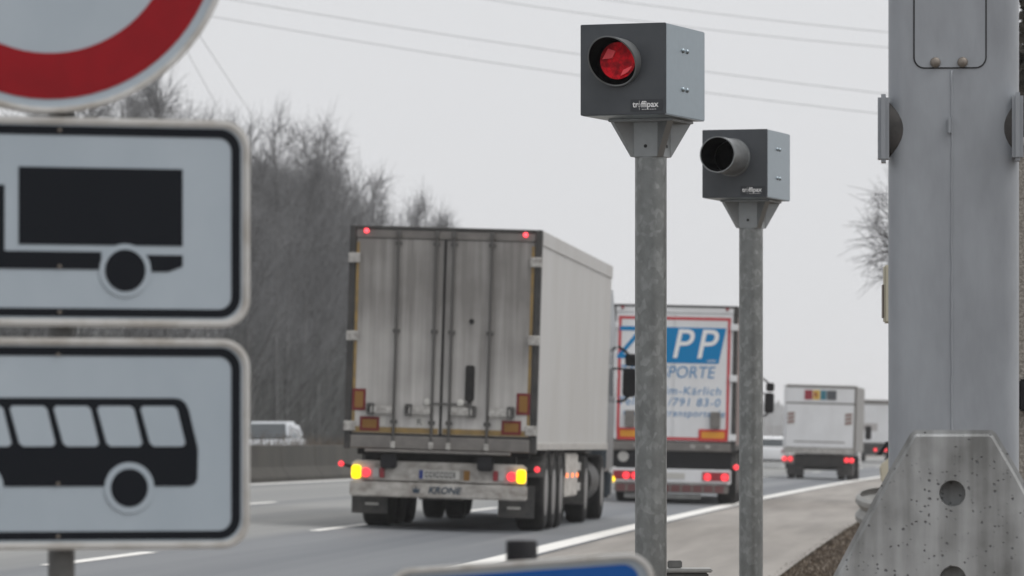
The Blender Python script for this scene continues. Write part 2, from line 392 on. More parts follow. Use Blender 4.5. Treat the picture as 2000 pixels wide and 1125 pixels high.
# cast concrete with air holes and run-off stains
def pitted_mat():
    m = bpy.data.materials.new('pitted_concrete'); m.use_nodes = True
    nt, b = nodes_of(m); N = nt.nodes.new; L = nt.links.new
    tc = N('ShaderNodeTexCoord')
    n1 = N('ShaderNodeTexNoise'); n1.inputs['Scale'].default_value = 5; n1.inputs['Detail'].default_value = 7; L(tc.outputs['Object'], n1.inputs['Vector'])
    mp = N('ShaderNodeMapping'); mp.inputs['Scale'].default_value = (16, 1, 1.2); L(tc.outputs['Object'], mp.inputs[0])
    n2 = N('ShaderNodeTexNoise'); n2.inputs['Scale'].default_value = 1.0; n2.inputs['Detail'].default_value = 5; L(mp.outputs[0], n2.inputs['Vector'])
    ad = N('ShaderNodeMath'); ad.operation = 'ADD'; L(n1.outputs['Fac'], ad.inputs[0]); L(n2.outputs['Fac'], ad.inputs[1])
    rp = N('ShaderNodeValToRGB'); e = rp.color_ramp.elements
    e[0].position = 0.0; e[1].position = 1.0
    hf = N('ShaderNodeMath'); hf.operation = 'MULTIPLY'; hf.inputs[1].default_value = 0.5; L(ad.outputs[0], hf.inputs[0])
    e[0].position = 0.36; e[0].color = (0.165, 0.168, 0.165, 1); e[1].position = 0.60; e[1].color = (0.40, 0.41, 0.415, 1)
    L(hf.outputs[0], rp.inputs[0])
    # air holes of uneven size and density
    wn = N('ShaderNodeTexNoise'); wn.inputs['Scale'].default_value = 40; L(tc.outputs['Object'], wn.inputs['Vector'])
    va = N('ShaderNodeVectorMath'); va.operation = 'MULTIPLY_ADD'; va.inputs[1].default_value = (0.012, 0.012, 0.012)
    L(wn.outputs['Color'], va.inputs[0]); L(tc.outputs['Object'], va.inputs[2])
    vo = N('ShaderNodeTexVoronoi'); vo.inputs['Scale'].default_value = 75; L(va.outputs[0], vo.inputs['Vector'])
    sc_ = N('ShaderNodeSeparateColor'); L(vo.outputs['Color'], sc_.inputs[0])
    th = N('ShaderNodeMath'); th.operation = 'MULTIPLY_ADD'; th.inputs[1].default_value = 0.66; th.inputs[2].default_value = -0.33; 
    big = N('ShaderNodeTexNoise'); big.inputs['Scale'].default_value = 7; big.inputs['Detail'].default_value = 2; L(tc.outputs['Object'], big.inputs['Vector'])
    dn = N('ShaderNodeMath'); dn.operation = 'MULTIPLY_ADD'; dn.inputs[1].default_value = 0.75; dn.inputs[2].default_value = -0.36; L(big.outputs['Fac'], dn.inputs[0])
    dd = N('ShaderNodeMath'); dd.operation = 'ADD'; L(sc_.outputs[0], dd.inputs[0]); L(dn.outputs[0], dd.inputs[1])
    L(dd.outputs[0], th.inputs[0])
    df = N('ShaderNodeMath'); df.operation = 'SUBTRACT'; L(th.outputs[0], df.inputs[0]); L(vo.outputs['Distance'], df.inputs[1])
    mr = N('ShaderNodeMapRange'); mr.inputs[1].default_value = -0.05; mr.inputs[2].default_value = 0.12; L(df.outputs[0], mr.inputs[0])
    mx = N('ShaderNodeMix'); mx.data_type = 'RGBA'; mx.inputs[7].default_value = (0.12, 0.124, 0.128, 1)
    L(mr.outputs[0], mx.inputs[0]); L(rp.outputs[0], mx.inputs[6]); L(mx.outputs[2], b.inputs['Base Color'])
    bp = N('ShaderNodeBump'); bp.inputs['Strength'].default_value = 0.7; bp.inputs['Distance'].default_value = 0.006; bp.invert = True
    L(mr.outputs[0], bp.inputs['Height']); L(bp.outputs[0], b.inputs['Normal'])
    b.inputs['Roughness'].default_value = 0.85
    return m
M['concrete'] = pitted_mat()

# ------------------------------------------------------------------ the lie of the land
def xe(Y):
    """x of the right edge line of the carriageway at distance Y: a gentle bend to the right"""
    d = Y - 56.7
    if d < -60: return xe(-3.3) + (Y + 3.3) * 0.0754
    if d <= 220: return 0.28 + 0.085 * d + 0.00008 * d * d
    return 0.28 + 18.7 + 3.872 + (d - 220) * 0.1202

CROSS = 0.035
LANE = 3.55
def zr(t):
    """height across the motorway; t = metres left of the right edge line"""
    if t < -2.8: return -0.098 - 0.03 * min(1.0, (-2.8 - t) / 2.0)
    if t <= 11.3: return CROSS * t
    if t <= 14: return 0.3955 + (t - 11.3) * 0.01
    if t <= 27: return 0.42
    if t <= 45: return 0.42 + 0.9 * ((t - 27) / 18.0) ** 2
    return 1.32 + (t - 45) * 0.006

def on_road(t, Y, dz=0.0):
    return Vector((xe(Y) - t, Y, zr(t) + dz))

YS = [-12, 0, 10, 20, 30, 40, 50] + [50 + 6 * i for i in range(1, 51)] + [400, 500, 650, 850, 1100, 1500, 2100, 2900]

def sheet(name, ts, dz, m, ys=YS, parent=None):
    v = []; f = []; n = len(ts)
    for y in ys:
        for t in ts:
            v.append(on_road(t, y, dz))
    for i in range(len(ys) - 1):
        for j in range(n - 1):
            f.append((i * n + j, (i + 1) * n + j, (i + 1) * n + j + 1, i * n + j + 1))
    me = bpy.data.meshes.new(name); me.from_pydata(v, [], f)
    bm = bmesh.new(); bm.from_mesh(me)
    uv = bm.loops.layers.uv.new('lane')
    for fc in bm.faces:
        for lp in fc.loops:
            i, j = divmod(lp.vert.index, n)
            lp[uv].uv = (ts[j], ys[i])
    bmesh.ops.recalc_face_normals(bm, faces=bm.faces)
    bm.to_mesh(me); bm.free()
    me.materials.append(m)
    o = bpy.data.objects.new(name, me); link(o, parent)
    if parent is None: o['kind'] = 'structure'
    return o

ground = sheet('ground', [-1400, -500, -150, -40, -12, -4.8, -2.8, 0, 4, 8, 11.3, 12.5, 14, 20, 27, 31, 36, 45, 80, 200, 600, 1400], -0.03, M['verge'])
road = sheet('road', [0.0, 1.2, 2.4, 3.55, 4.8, 6.0, 7.1, 8.3, 9.5, 10.65, 11.25], 0.0, M['asphalt'])
opposite = sheet('opposite_road', [14.05, 16, 18, 20, 22, 24, 26.95], 0.0, M['asphalt'])
shoulder = sheet('hard_shoulder', [-2.8, -1.4, -0.02], 0.0, M['shoulder'])

def marking(name, t0, t1, y0, y1, parent=road):
    k = max(1, int((y1 - y0) / 6))
    return sheet(name, [t0, t1], 0.004, M['paint'], [y0 + (y1 - y0) * i / k for i in range(k + 1)], parent)
marking('edge_line', 0.06, 0.36, -10, 700)
marking('edge_line', 10.72, 10.95, -10, 700)
for k in range(-2, 16):
    marking('lane_dash', LANE - 0.07, LANE + 0.09, 46.4 + 19.3 * k, 52.4 + 19.3 * k)
    marking('lane_dash', 2 * LANE - 0.07, 2 * LANE + 0.09, 80.8 + 19.3 * (k - 2), 88.5 + 19.3 * (k - 2))
marking('edge_line', 14.6, 14.85, -10, 700, opposite)
marking('edge_line', 25.6, 25.85, -10, 700, opposite)

# dry grass on the verge
def blades(name, n, tfun, yfun, h, m, label, cat):
    mb = MB(); rnd = random.Random(3)
    for i in range(n):
        y = yfun(rnd); t = tfun(rnd); p = on_road(t, y, -0.03)
        hh = h * rnd.uniform(0.4, 1.2); a = rnd.uniform(0, 6.28); w = 0.006 + 0.006 * rnd.random()
        dx, dy = math.cos(a) * w, math.sin(a) * w
        lx, ly = rnd.gauss(0, 0.5) * hh, rnd.gauss(0, 0.5) * hh
        mb.add([(p.x - dx, p.y - dy, p.z), (p.x + dx, p.y + dy, p.z), (p.x + lx, p.y + ly, p.z + hh)], [(0, 1, 2)])
    o = mb.build(name, m); tag(o, label, cat, kind='stuff'); return o
blades('dry_grass', 26000, lambda r: -2.72 - 2.2 * abs(r.gauss(0, 0.8)), lambda r: 46 + 70 * r.random() ** 1.5, 0.045, M['drygrass'], 'short dry brown grass on the verge beside the hard shoulder', 'grass')

# ------------------------------------------------------------------ wheels and lamps shared by the vehicles
def wheel(parent, x0, x1, y, r, mrim=None, name='wheel', hub=0.62):
    """tyre between x0 and x1 (x1 is the outer side)"""
    w = x1 - x0
    s = 1 if w > 0 else -1
    a = abs(w)
    prof = [(r * hub, 0.0), (r * 0.9, 0.0), (r * 0.97, a * 0.06), (r, a * 0.16), (r, a * 0.84), (r * 0.97, a * 0.94), (r * 0.9, a), (r * hub, a), (r * hub * 0.96, a * 0.8)]
    ty = MB().lathe(prof, (x0, y, r), (s, 0, 0), 28, closed=False).build(name, M['rubber'], parent, smooth=40)
    rp = [(0.001, a * 0.93), (r * 0.2, a * 0.93), (r * 0.24, a * 0.72), (r * 0.5, a * 0.62), (r * hub, a * 0.9), (r * hub, a * 0.99), (r * hub * 0.97, a * 1.0)]
    MB().lathe(rp, (x0, y, r), (s, 0, 0), 20).build('rim', mrim or M['rim'], ty, smooth=40)
    return ty

def lamp(parent, x0, x1, z0, z1, y0, depth, m, name, r=0.02):
    mb = MB().poly(rrect(x0, x1, z0, z1, r, 4), y0, y0 - depth)
    return mb.build(name, m, parent, bevel=0.006, seg=1)

# ------------------------------------------------------------------ articulated lorries
def lorry(name, label, rear_u, k, roll, yaw, kind, side_mat, cab_mat, length=13.6):
    """rear_u: photo column of the middle of the tail at road level, k: pixels per metre there"""
    Y = F / k
    X = (rear_u - 1000.0) / k
    t = xe(Y) - X
    root = thing(name, label, 'lorry', (X, Y, zr(t) + 0.004), (0, R(roll), -R(yaw)))
    root.rotation_mode = 'XYZ'
    W = 1.275
    # chassis
    for s in (-1, 1):
        MB().box(s * 0.42 - 0.06, s * 0.42 + 0.06, 0.3, 12.8, 0.78, 1.10).build('chassis_beam', M['chassis'], root)
    for yy in (0.5, 2.0, 3.1, 4.4, 6.0, 8.5, 11.0):
        MB().box(-1.15, 1.15, yy, yy + 0.08, 0.975, 1.095).build('cross_beam', M['chassis'], root)
    body = MB().box(-W + 0.01, W - 0.01, 0.10, length, 1.13, 3.965).build('trailer_body', side_mat, root, bevel=0.02)
    for s in (-1, 1):
        MB().box(s * W - 0.016, s * W + 0.006, 0.12, length + 0.01, 3.80, 3.995).build('top_rail', M['trailer_side'] if kind == 'reefer' else M['frame_dark'], root, bevel=0.006, seg=1)
        MB().box(s * W - 0.016, s * W + 0.006, 0.12, length + 0.01, 1.10, 1.20).build('bottom_rail', M['bright_steel'] if kind == 'reefer' else M['frame_dark'], root, bevel=0.006, seg=1)
    # portal frame
    for s in (-1, 1):
        MB().box(*sorted((s * W, s * (W - 0.085))), -0.03, 0.11, 1.05, 4.0).build('rear_frame_post', M['frame_dark'], root, bevel=0.008, seg=1)
    MB().box(-W + 0.087, W - 0.087, -0.028, 0.11, 3.955, 4.0).build('roof_edge', M['frame_dark'], root, bevel=0.008, seg=1)
    MB().box(-W + 0.087, W - 0.087, -0.02, 0.11, 3.84, 3.953).build('header', M['rail_grey'] if kind == 'reefer' else M['truck_white'], root, bevel=0.008, seg=1)
    MB().box(-W + 0.087, W - 0.087, 0.0, 0.11, 1.235, 1.262).build('sill_gap', M['groove'], root)
    MB().box(-W + 0.087, W - 0.087, -0.05, 0.11, 1.06, 1.233).build('rear_sill', M['rail_grey'], root, bevel=0.01, seg=1)
    for s, z in ((-1, 3.93), (1, 3.93)):
        MB().lathe([(0.03, 0), (0.03, 0.03), (0.02, 0.042), (0.001, 0.045)], (s * 1.055, -0.02, z), (0, -1, 0), 12).build('marker_lamp', M['red_marker'] if kind == 'reefer' else M['red_off'], root, smooth=40)
    # doors
    dm = M['door'] if kind == 'reefer' else M['truck_white']
    doors = []
    for s in (-1, 1):
        xa, xb = (-W + 0.09, -0.014) if s < 0 else (0.014, W - 0.09)
        d = MB().box(xa, xb, -0.012, 0.09, 1.262, 3.836).build('door', dm, root, bevel=0.012)
        doors.append(d)
        for z in (3.57, 2.54, 1.35):
            h = MB().box(*sorted((s * (W - 0.15), s * (W + 0.006))), -0.062, -0.034, z - 0.065, z + 0.065)
            h.build('hinge', M['bright_steel'] if kind == 'reefer' else M['truck_white'], d, bevel=0.008, seg=1)
        if kind == 'reefer':
            for x in (s * 0.115, s * 0.62):
                MB().cyl((x, -0.045, 1.05), (x, -0.045, 3.93), 0.019, n=10).build('lock_rod', M['rod'], d, smooth=40)
                for z in (3.78, 2.62, 1.42):
                    MB().box(x - 0.045, x + 0.045, -0.05, -0.013, z - 0.025, z + 0.025).build('rod_bracket', M['rod'], d, bevel=0.006, seg=1)
                MB().box(x - 0.032, x + 0.032, -0.075, -0.052, 1.07, 1.16).build('rod_cam', M['bright_steel'], d, bevel=0.006, seg=1)
                MB().box(x - 0.03, x + 0.03, -0.07, -0.03, 3.86, 3.95).build('rod_cam', M['rod'], d, bevel=0.006, seg=1)
                # folding handle in its keeper, towards the outside of each rod
                o = s
                hx0, hx1 = x + o * 0.02, x + o * 0.31
                hb = MB().box(min(hx0, hx1), max(hx0, hx1), -0.095, -0.055, 1.52, 1.63)
                hb.build('handle', M['bright_steel'], d, bevel=0.012)
                hk = MB().ring(rrect(hx1 - 0.05, hx1 + 0.05, 1.50, 1.66, 0.02, 3), rrect(hx1 - 0.025, hx1 + 0.025, 1.53, 1.63, 0.01, 3), -0.10, -0.015)
                hk.build('handle_keeper', M['rod'], d)
            # yellow contour tape
            MB().box(xa + 0.02 if s < 0 else xa + 0.015, xb - 0.015 if s < 0 else xb - 0.02, -0.0145, -0.0125, 1.27, 1.345).build('contour_tape', M['yellow_tape'], d)
            e0 = xa + 0.005 if s < 0 else xb - 0.045
            MB().box(e0, e0 + 0.04, -0.0152, -0.0128, 1.347, 3.78).build('contour_tape', M['yellow_tape'], d)
            xo = s * 1.09
            for (cx, cz, w, h) in ((xo, 1.70, 0.18, 0.285), (s * 0.94, 1.385, 0.26, 0.185)):
                MB().box(cx - w / 2, cx + w / 2, -0.022, -0.016, cz - h / 2, cz + h / 2).build('marker_board', M['mark_red'], d)
                MB().box(cx - w / 2 + 0.035, cx + w / 2 - 0.035, -0.0245, -0.0222, cz - h / 2 + 0.035, cz + h / 2 - 0.035).build('marker_board_field', M['mark_yellow'], d)
    if kind == 'reefer':
        d = doors[1]
        MB().box(-0.013, 0.013, -0.018, 0.03, 1.262, 3.836).build('door_seal', M['chassis'], root)
        MB().poly(rrect(0.315, 0.435, 1.72, 2.19, 0.03, 4), -0.045, -0.012).build('document_tube', M['chassis'], d, bevel=0.01)
        MB().cyl((0.375, -0.03, 1.64), (0.375, -0.03, 1.72), 0.03, n=10).build('tube_end', M['chassis'], d)
        MB().lathe([(0.03, 0), (0.035, 0.012), (0.02, 0.02), (0.001, 0.02)], (0.375, -0.012, 2.77), (0, -1, 0), 12).build('vent_plug', M['chassis'], d)
        MB().box(-0.11, 0.40, -0.06, -0.04, 1.655, 1.685).build('cross_bar', M['rod'], d)
        MB().lathe([(0.05, 0), (0.045, 0.02), (0.001, 0.03)], (-0.18, -0.014, 1.69), (0, -1, 0), 12).build('white_cap', M['plate_white'], doors[0], smooth=40)
        MB().lathe([(0.05, 0), (0.045, 0.02), (0.001, 0.03)], (0.26, -0.062, 1.69), (0, -1, 0), 12).build('white_cap', M['plate_white'], d, smooth=40)
        MB().box(-0.34, -0.20, -0.0145, -0.0125, 1.36, 1.50).build('sticker', M['plate_white'], doors[0])
        text('R', 0.12, M['plate_ink'], doors[0], (-0.28, -0.0152, 1.42))
        for s in (-1, 1):
            MB().box(s * 0.80 - 0.07, s * 0.80 + 0.07, -0.0146, -0.0124, 1.36, 1.48).build('sticker', M['plate_white'], doors[0 if s < 0 else 1])
        MB().box(-0.98, 0.95, -0.16, -0.052, 1.015, 1.05).build('step_plate', M['rail_grey'], root, bevel=0.008, seg=1)
        MB().box(-1.0, 1.0, 0.15, 0.35, 0.88, 1.01).build('cross_member', M['chassis'], root)
        for x in (-0.66, 0.62):
            MB().box(x - 0.105, x + 0.105, -0.17, -0.03, 0.80, 0.985).build('dock_buffer', M['black'], root, bevel=0.02)
        # lamp carrier
        MB().poly([(-1.16, 0.64), (1.16, 0.64), (1.16, 0.86), (1.10, 0.90), (-1.10, 0.90), (-1.16, 0.86)], -0.02, 0.06).build('lamp_carrier', M['dirty_white'], root, bevel=0.008, seg=1)
        for s in (-1, 1):
            lamp(root, *sorted((s * 1.155, s * 1.035)), 0.655, 0.835, -0.02, 0.05, M['amber_on'], 'indicator_lamp', 0.04)
            lamp(root, *sorted((s * 1.028, s * 0.905)), 0.68, 0.80, -0.02, 0.045, M['red_on'], 'tail_lamp', 0.055)
            lamp(root, *sorted((s * 0.88, s * 0.79)), 0.675, 0.80, -0.02, 0.03, M['clear_off'], 'reversing_lamp')
            lamp(root, *sorted((s * 0.785, s * 0.72)), 0.675, 0.81, -0.02, 0.03, M['red_off'], 'fog_lamp')
            st = MB().tube([(s * 1.10, 0.05, 0.80), (s * 1.22, 0.02, 0.82), (s * 1.29, 0.0, 0.84)], 0.02, 8).build('lamp_stalk', M['black'], root, smooth=True)
            MB().lathe([(0.034, 0.0), (0.038, 0.02), (0.028, 0.04), (0.001, 0.045)], (s * 1.30, -0.01, 0.845), (0, -1, 0), 14).build('outline_lamp', M['red_on'], root, smooth=40)
        pl = MB().box(-0.26, 0.28, -0.05, -0.042, 0.675, 0.795).build('number_plate', M['plate_white'], root)
        MB().box(-0.259, -0.205, -0.052, -0.0505, 0.677, 0.793).build('plate_band', M['eu_blue'], pl)
        x = -0.18
        gl = MB()
        for i, w in enumerate((0.045, 0.04, 0.02, 0.045, 0.045, 0.04, 0.045, 0.02)):
            gl.ring(rrect(x, x + w, 0.695, 0.775, 0.008, 3), rrect(x + 0.011, x + w - 0.0085, 0.715, 0.758, 0.0008, 3), -0.0525, -0.0506); x += w + 0.014
        gl.build('plate_characters', M['plate_ink'], pl)['kind'] = 'stuff'
        MB().box(0.33, 0.41, -0.03, -0.0205, 0.67, 0.80).build('orange_reflector', M['mark_yellow'], root)
        # under-run bumper with the maker's name
        ub = MB().box(-1.175, 1.175, -0.06, 0.04, 0.425, 0.625).build('underrun_bumper', M['dirty_white'], root, bevel=0.018)
        text('KRONE', 0.125, M['krone_blue'], ub, (0.08, -0.0625, 0.525), shear=0.25, bold=0.004, sx=1.02)
        cr = MB().poly([(-0.33, 0.485), (-0.25, 0.485), (-0.238, 0.56), (-0.27, 0.53), (-0.29, 0.585), (-0.31, 0.53), (-0.342, 0.56)], -0.0625, -0.0602)
        cr.build('crown_mark', M['krone_blue'], ub)
        for s in (-1, 1):
            MB().box(s * 0.98 - 0.24, s * 0.98 + 0.24, 0.62, 0.64, 0.19, 0.62).build('mud_flap', M['flap'], root, label='grey mud flap')
            MB().box(s * 0.95 - 0.09, s * 0.95 + 0.09, 0.617, 0.6195, 0.30, 0.335).build('flap_print', M['plate_white'], root)
    else:
        d = doors[1]
        MB().box(-0.013, 0.013, -0.010, 0.03, 1.262, 3.836).build('door_seal', M['truck_white'], root)
        # printed tail: red line frame, blue name panel, address lines
        y0 = -0.016
        lf = MB().ring([(-1.13, 1.19 + 0.09), (1.13, 1.28), (1.13, 3.76), (-1.13, 3.76)], [(-1.07, 1.34), (1.07, 1.34), (1.07, 3.70), (-1.07, 3.70)], y0, y0 + 0.003)
        lf.build('red_line_frame', M['logo_red'], d)
        MB().poly([(-0.32, 2.83), (0.90, 2.83), (1.04, 3.55), (-0.18, 3.55)], y0, y0 + 0.003).build('blue_panel', M['logo_blue'], d)
        text('P', 0.84, M['white_print'], d, (0.13, y0 - 0.003, 3.19), shear=0.2, bold=0.004, sx=0.95)
        text('P', 0.84, M['white_print'], d, (0.62, y0 - 0.003, 3.19), shear=0.2, bold=0.004, sx=0.95)
        text('Z', 0.95, M['logo_blue'], d, (-0.92, y0 - 0.001, 3.19), shear=0.12, sx=0.95)
        text('I', 0.95, M['logo_blue'], d, (-0.52, y0 - 0.001, 3.19), shear=0.12, sx=0.95)
        text('GMBH', 0.07, M['white_print'], d, (0.76, y0 - 0.003, 2.885))
        text('TRANSPORTE', 0.34, M['logo_pale'], d, (-0.14, y0 - 0.001, 2.64), shear=0.15, sx=0.92)
        text('M\u00fclheim-K\u00e4rlich', 0.23, M['logo_pale'], d, (0.06, y0 - 0.001, 2.27), shear=0.15, sx=1.05, spacing=1.12)
        text('Tel.', 0.23, M['logo_pale'], d, (-0.92, y0 - 0.001, 2.04), shear=0.15, sx=1.05, spacing=1.12)
        text('/791 83-0', 0.23, M['logo_pale'], d, (0.42, y0 - 0.001, 2.04), shear=0.15, sx=1.05, spacing=1.12)
        text('www.     transporte.de', 0.2, M['logo_pale'], d, (0.02, y0 - 0.001, 1.82), shear=0.15, sx=1.0, spacing=1.1)
        for s in (-1, 1):
            MB().box(s * 0.86 - 0.1, s * 0.86 + 0.1, -0.10, -0.018, 1.53, 1.86).build('dock_buffer', M['rail_grey'], root, bevel=0.01)
            bx = MB().box(s * 0.82 - 0.29, s * 0.82 + 0.29, -0.03, -0.0195, 1.27, 1.51).build('marker_board', M['mark_red2'], root)
            MB().box(s * 0.82 - 0.23, s * 0.82 + 0.23, -0.033, -0.0305, 1.33, 1.46).build('marker_board_field', M['mark_yellow2'], bx)
            for x in (s * 0.42, s * 0.72):
                MB().box(x - 0.05, x + 0.05, -0.08, -0.052, 1.12, 1.20).build('lock_catch', M['bright_steel'], root, bevel=0.01)
        MB().box(-1.2, 1.2, 0.03, 0.12, 0.72, 1.055).build('tail_panel', M['black'], root)
        MB().lathe([(0.11, 0), (0.10, 0.01), (0.001, 0.01)], (-0.98, 0.028, 0.93), (0, -1, 0), 16).build('round_sticker', M['plate_white'], root)
        lb = MB().box(-1.2, 1.2, -0.03, 0.10, 0.40, 0.70).build('lamp_carrier', M['truck_white'], root, bevel=0.02)
        MB().box(-1.13, 1.13, -0.034, -0.031, 0.34 + 0.07, 0.43).build('carrier_line', M['rail_grey'], lb)
        for s in (-1, 1):
            xo = s * 1.15
            lamp(root, *sorted((s * 1.17, s * 0.62)), 0.47, 0.65, -0.03, 0.015, M['red_off'], 'lamp_glass')
            lamp(root, *sorted((s * 0.80, s * 0.66)) if s > 0 else sorted((s * 0.80, s * 0.66)), 0.48, 0.62, -0.046, 0.02, M['red_on'], 'brake_lamp', 0.06)
            lamp(root, *sorted((s * 1.15, s * 1.0)) if s > 0 else sorted((s * 0.98, s * 0.84)), 0.48, 0.62, -0.046, 0.02, M['red_on'], 'tail_lamp', 0.06)
            MB().lathe([(0.05, 0.0), (0.055, 0.02), (0.035, 0.04), (0.001, 0.045)], (s * 1.30, -0.01, 0.76), (0, -1, 0), 14).build('outline_lamp', M['red_on'], root, smooth=40) if s > 0 else None
            MB().tube([(s * 1.05, 0.05, 0.70), (s * 1.25, 0.02, 0.74), (s * 1.30, 0.0, 0.76)], 0.02, 8).build('lamp_stalk', M['black'], root, smooth=True) if s > 0 else None
        MB().lathe([(0.07, 0), (0.075, 0.02), (0.06, 0.05), (0.001, 0.06)], (-1.21, -0.03, 0.47), (0, -1, 0), 16).build('indicator_lamp', M['amber_on'], root, smooth=40)
        MB().box(-0.25, 0.27, -0.038, -0.032, 0.50, 0.62).build('number_plate', M['plate_white'], root)
        MB().box(-1.15, 1.15, -0.02, 0.08, 0.22, 0.395).build('underrun_bumper', M['red_off'] if False else M['rail_grey'], root, bevel=0.015)
        for i in range(10):
            MB().box(-1.1 + i * 0.22, -0.92 + i * 0.22, -0.024, -0.021, 0.24, 0.375).build('warning_stripe', M['stripe_dull'], root)
        MB().box(-0.95, 0.6, 0.1, 0.14, 0.10, 0.20).build('spray_guard', M['galv_light'], root)
    # trailer running gear
    for y in (2.35, 3.66, 4.97):
        MB().cyl((-1.1, y, 0.50), (1.1, y, 0.50), 0.075, n=12).build('axle', M['chassis'], root)
        for s in (-1, 1):
            wheel(root, s * 0.85, s * 1.235, y, 0.52)
            a = MB()
            oc = []
            for i in range(9):
                q = R(20 + 140 * i / 8); oc.append((y + 0.60 * math.cos(q), 0.52 + 0.60 * math.sin(q)))
            vs = []; fs = []
            for (yy, zz) in oc:
                vs += [(s * 0.82, yy, zz), (s * 1.25, yy, zz), (s * 1.25, yy, zz + 0.012), (s * 0.82, yy, zz + 0.012)]
            for i in range(8):
                b = i * 4
                fs += [(b, b + 1, b + 5, b + 4), (b + 1, b + 2, b + 6, b + 5), (b + 2, b + 3, b + 7, b + 6), (b + 3, b, b + 4, b + 7)]
            a.add(vs, fs).build('wheel_guard', M['flap'], root)
    # side gear: pallet box, side guards, landing legs
    for s in (-1, 1):
        MB().box(*sorted((s * 0.60, s * 1.21)), 5.85, 8.35, 0.42, 1.05).build('pallet_box', M['dirty_white'] if kind == 'reefer' else M['chassis'], root, bevel=0.02)
        for y in (6.2, 7.2, 8.1):
            MB().box(*sorted((s * 1.215, s * 1.232)), y - 0.02, y + 0.05, 0.70, 0.76).build('side_marker', M['amber_marker'], root)
        for z in (0.55, 0.85):
            MB().box(*sorted((s * 1.17, s * 1.20)), 8.5, 9.1, z - 0.06, z + 0.06).build('side_guard', M['bright_steel'], root, bevel=0.006, seg=1)
        MB().box(*sorted((s * 0.55, s * 0.70)), 8.75, 8.95, 0.35, 1.05).build('landing_leg', M['chassis'], root)
    # tractor unit
    ty0 = length + 0.45
    MB().box(-0.45, 0.45, 8.9, ty0 + 0.6, 0.62, 0.98).build('tractor_frame', M['chassis'], root)
    yd = 10.0
    MB().cyl((-1.0, yd, 0.51), (1.0, yd, 0.51), 0.16, n=14).build('axle', M['chassis'], root)
    for s in (-1, 1):
        wheel(root, s * 0.60, s * 0.88, yd, 0.51)
        wheel(root, s * 0.93, s * 1.22, yd, 0.51)
        wheel(root, s * 0.88, s * 1.20, yd + 3.75, 0.51)
        MB().box(*sorted((s * 0.58, s * 1.24)), yd - 0.66, yd - 0.64, 0.28, 1.0).build('tractor_flap', M['flap'], root)
        MB().box(*sorted((s * 0.58, s * 1.24)), yd - 0.66, yd + 0.66, 1.05, 1.07).build('tractor_guard', M['flap'], root)
        MB().cyl((s * 0.9, yd + 1.0, 0.62), (s * 0.9, yd + 2.7, 0.62), 0.33, n=20).build('fuel_tank', M['rim'] if kind != 'reefer' else M['frame_dark'], root, smooth=40)
    cz1 = 3.72 if kind == 'reefer' else 3.86
    cabp = [(-1.23, ty0), (1.23, ty0), (1.24, ty0 + 1.5), (1.16, ty0 + 2.15), (-1.16, ty0 + 2.15), (-1.24, ty0 + 1.5)]
    rings = [[(x, y, 0.75) for x, y in cabp], [(x, y, 2.2) for x, y in cabp],
             [(x * 0.985, y - (0.10 if y > ty0 + 2 else 0), 3.1) for x, y in cabp], [(x * 0.93, min(y, ty0 + 1.75), cz1) for x, y in cabp]]
    cab = MB().loft(rings).build('cab', cab_mat, root, bevel=0.05)
    MB().box(-1.1, 1.1, ty0 + 2.152, ty0 + 2.175, 1.75, 2.15).build('grille', M['black'], root)
    for s in (-1, 1):
        MB().add([(s * 1.245, ty0 + 0.9, 1.95), (s * 1.247, ty0 + 1.9, 1.95), (s * 1.235, ty0 + 1.75, 2.75), (s * 1.235, ty0 + 0.9, 2.75)], [(0, 1, 2, 3)]).build('side_window', M['glass'], root)
        # mirror housings on their arms
        mx0 = s * 1.24
        a = MB().tube([(mx0, ty0 + 1.9, 2.78), (s * 1.36, ty0 + 1.92, 2.70), (s * 1.44, ty0 + 1.92, 2.62)], 0.022, 8)
        a.build('mirror_arm', M['black'], root, smooth=40)
        MB().tube([(mx0, ty0 + 1.9, 1.88), (s * 1.36, ty0 + 1.92, 1.90), (s * 1.44, ty0 + 1.92, 1.98)], 0.022, 8).build('mirror_arm', M['black'], root, smooth=40)
        MB().tube([(mx0, ty0 + 1.9, 2.42), (s * 1.40, ty0 + 1.92, 2.40)], 0.018, 8).build('mirror_arm', M['black'], root, smooth=40)
        MB().poly(rrect(*sorted((s * 1.33, s * 1.55)), 1.96, 2.43, 0.06, 4), ty0 + 1.86, ty0 + 2.0).build('mirror', M['black'], root, bevel=0.02)
        MB().poly(rrect(*sorted((s * 1.36, s * 1.55)), 2.46, 2.66, 0.05, 4), ty0 + 1.86, ty0 + 2.0).build('mirror', M['black'], root, bevel=0.02)
    if kind == 'reefer':
        MB().box(-1.0, 1.0, length, length + 0.42, 2.1, 3.8).build('cooling_unit', M['truck_white'], root, bevel=0.05)
    MB().box(-1.2, 1.2, ty0 + 1.7, ty0 + 2.2, 0.32, 0.76).build('front_bumper', cab_mat, root, bevel=0.04)
    return root

lorry('articulated_lorry', 'grimy white refrigerated lorry with orange indicators lit, nearest on the carriageway', 854, 148.0, 1.75, 5.0, 'reefer', M['trailer_side'], M['cab_paint'])
lorry('articulated_lorry', 'white lorry tail with blue ZIPP panel and red line frame, seen behind the camera posts', 1310, 97.0, 1.3, 4.6, 'printed', M['curtain'], M['truck_white'])

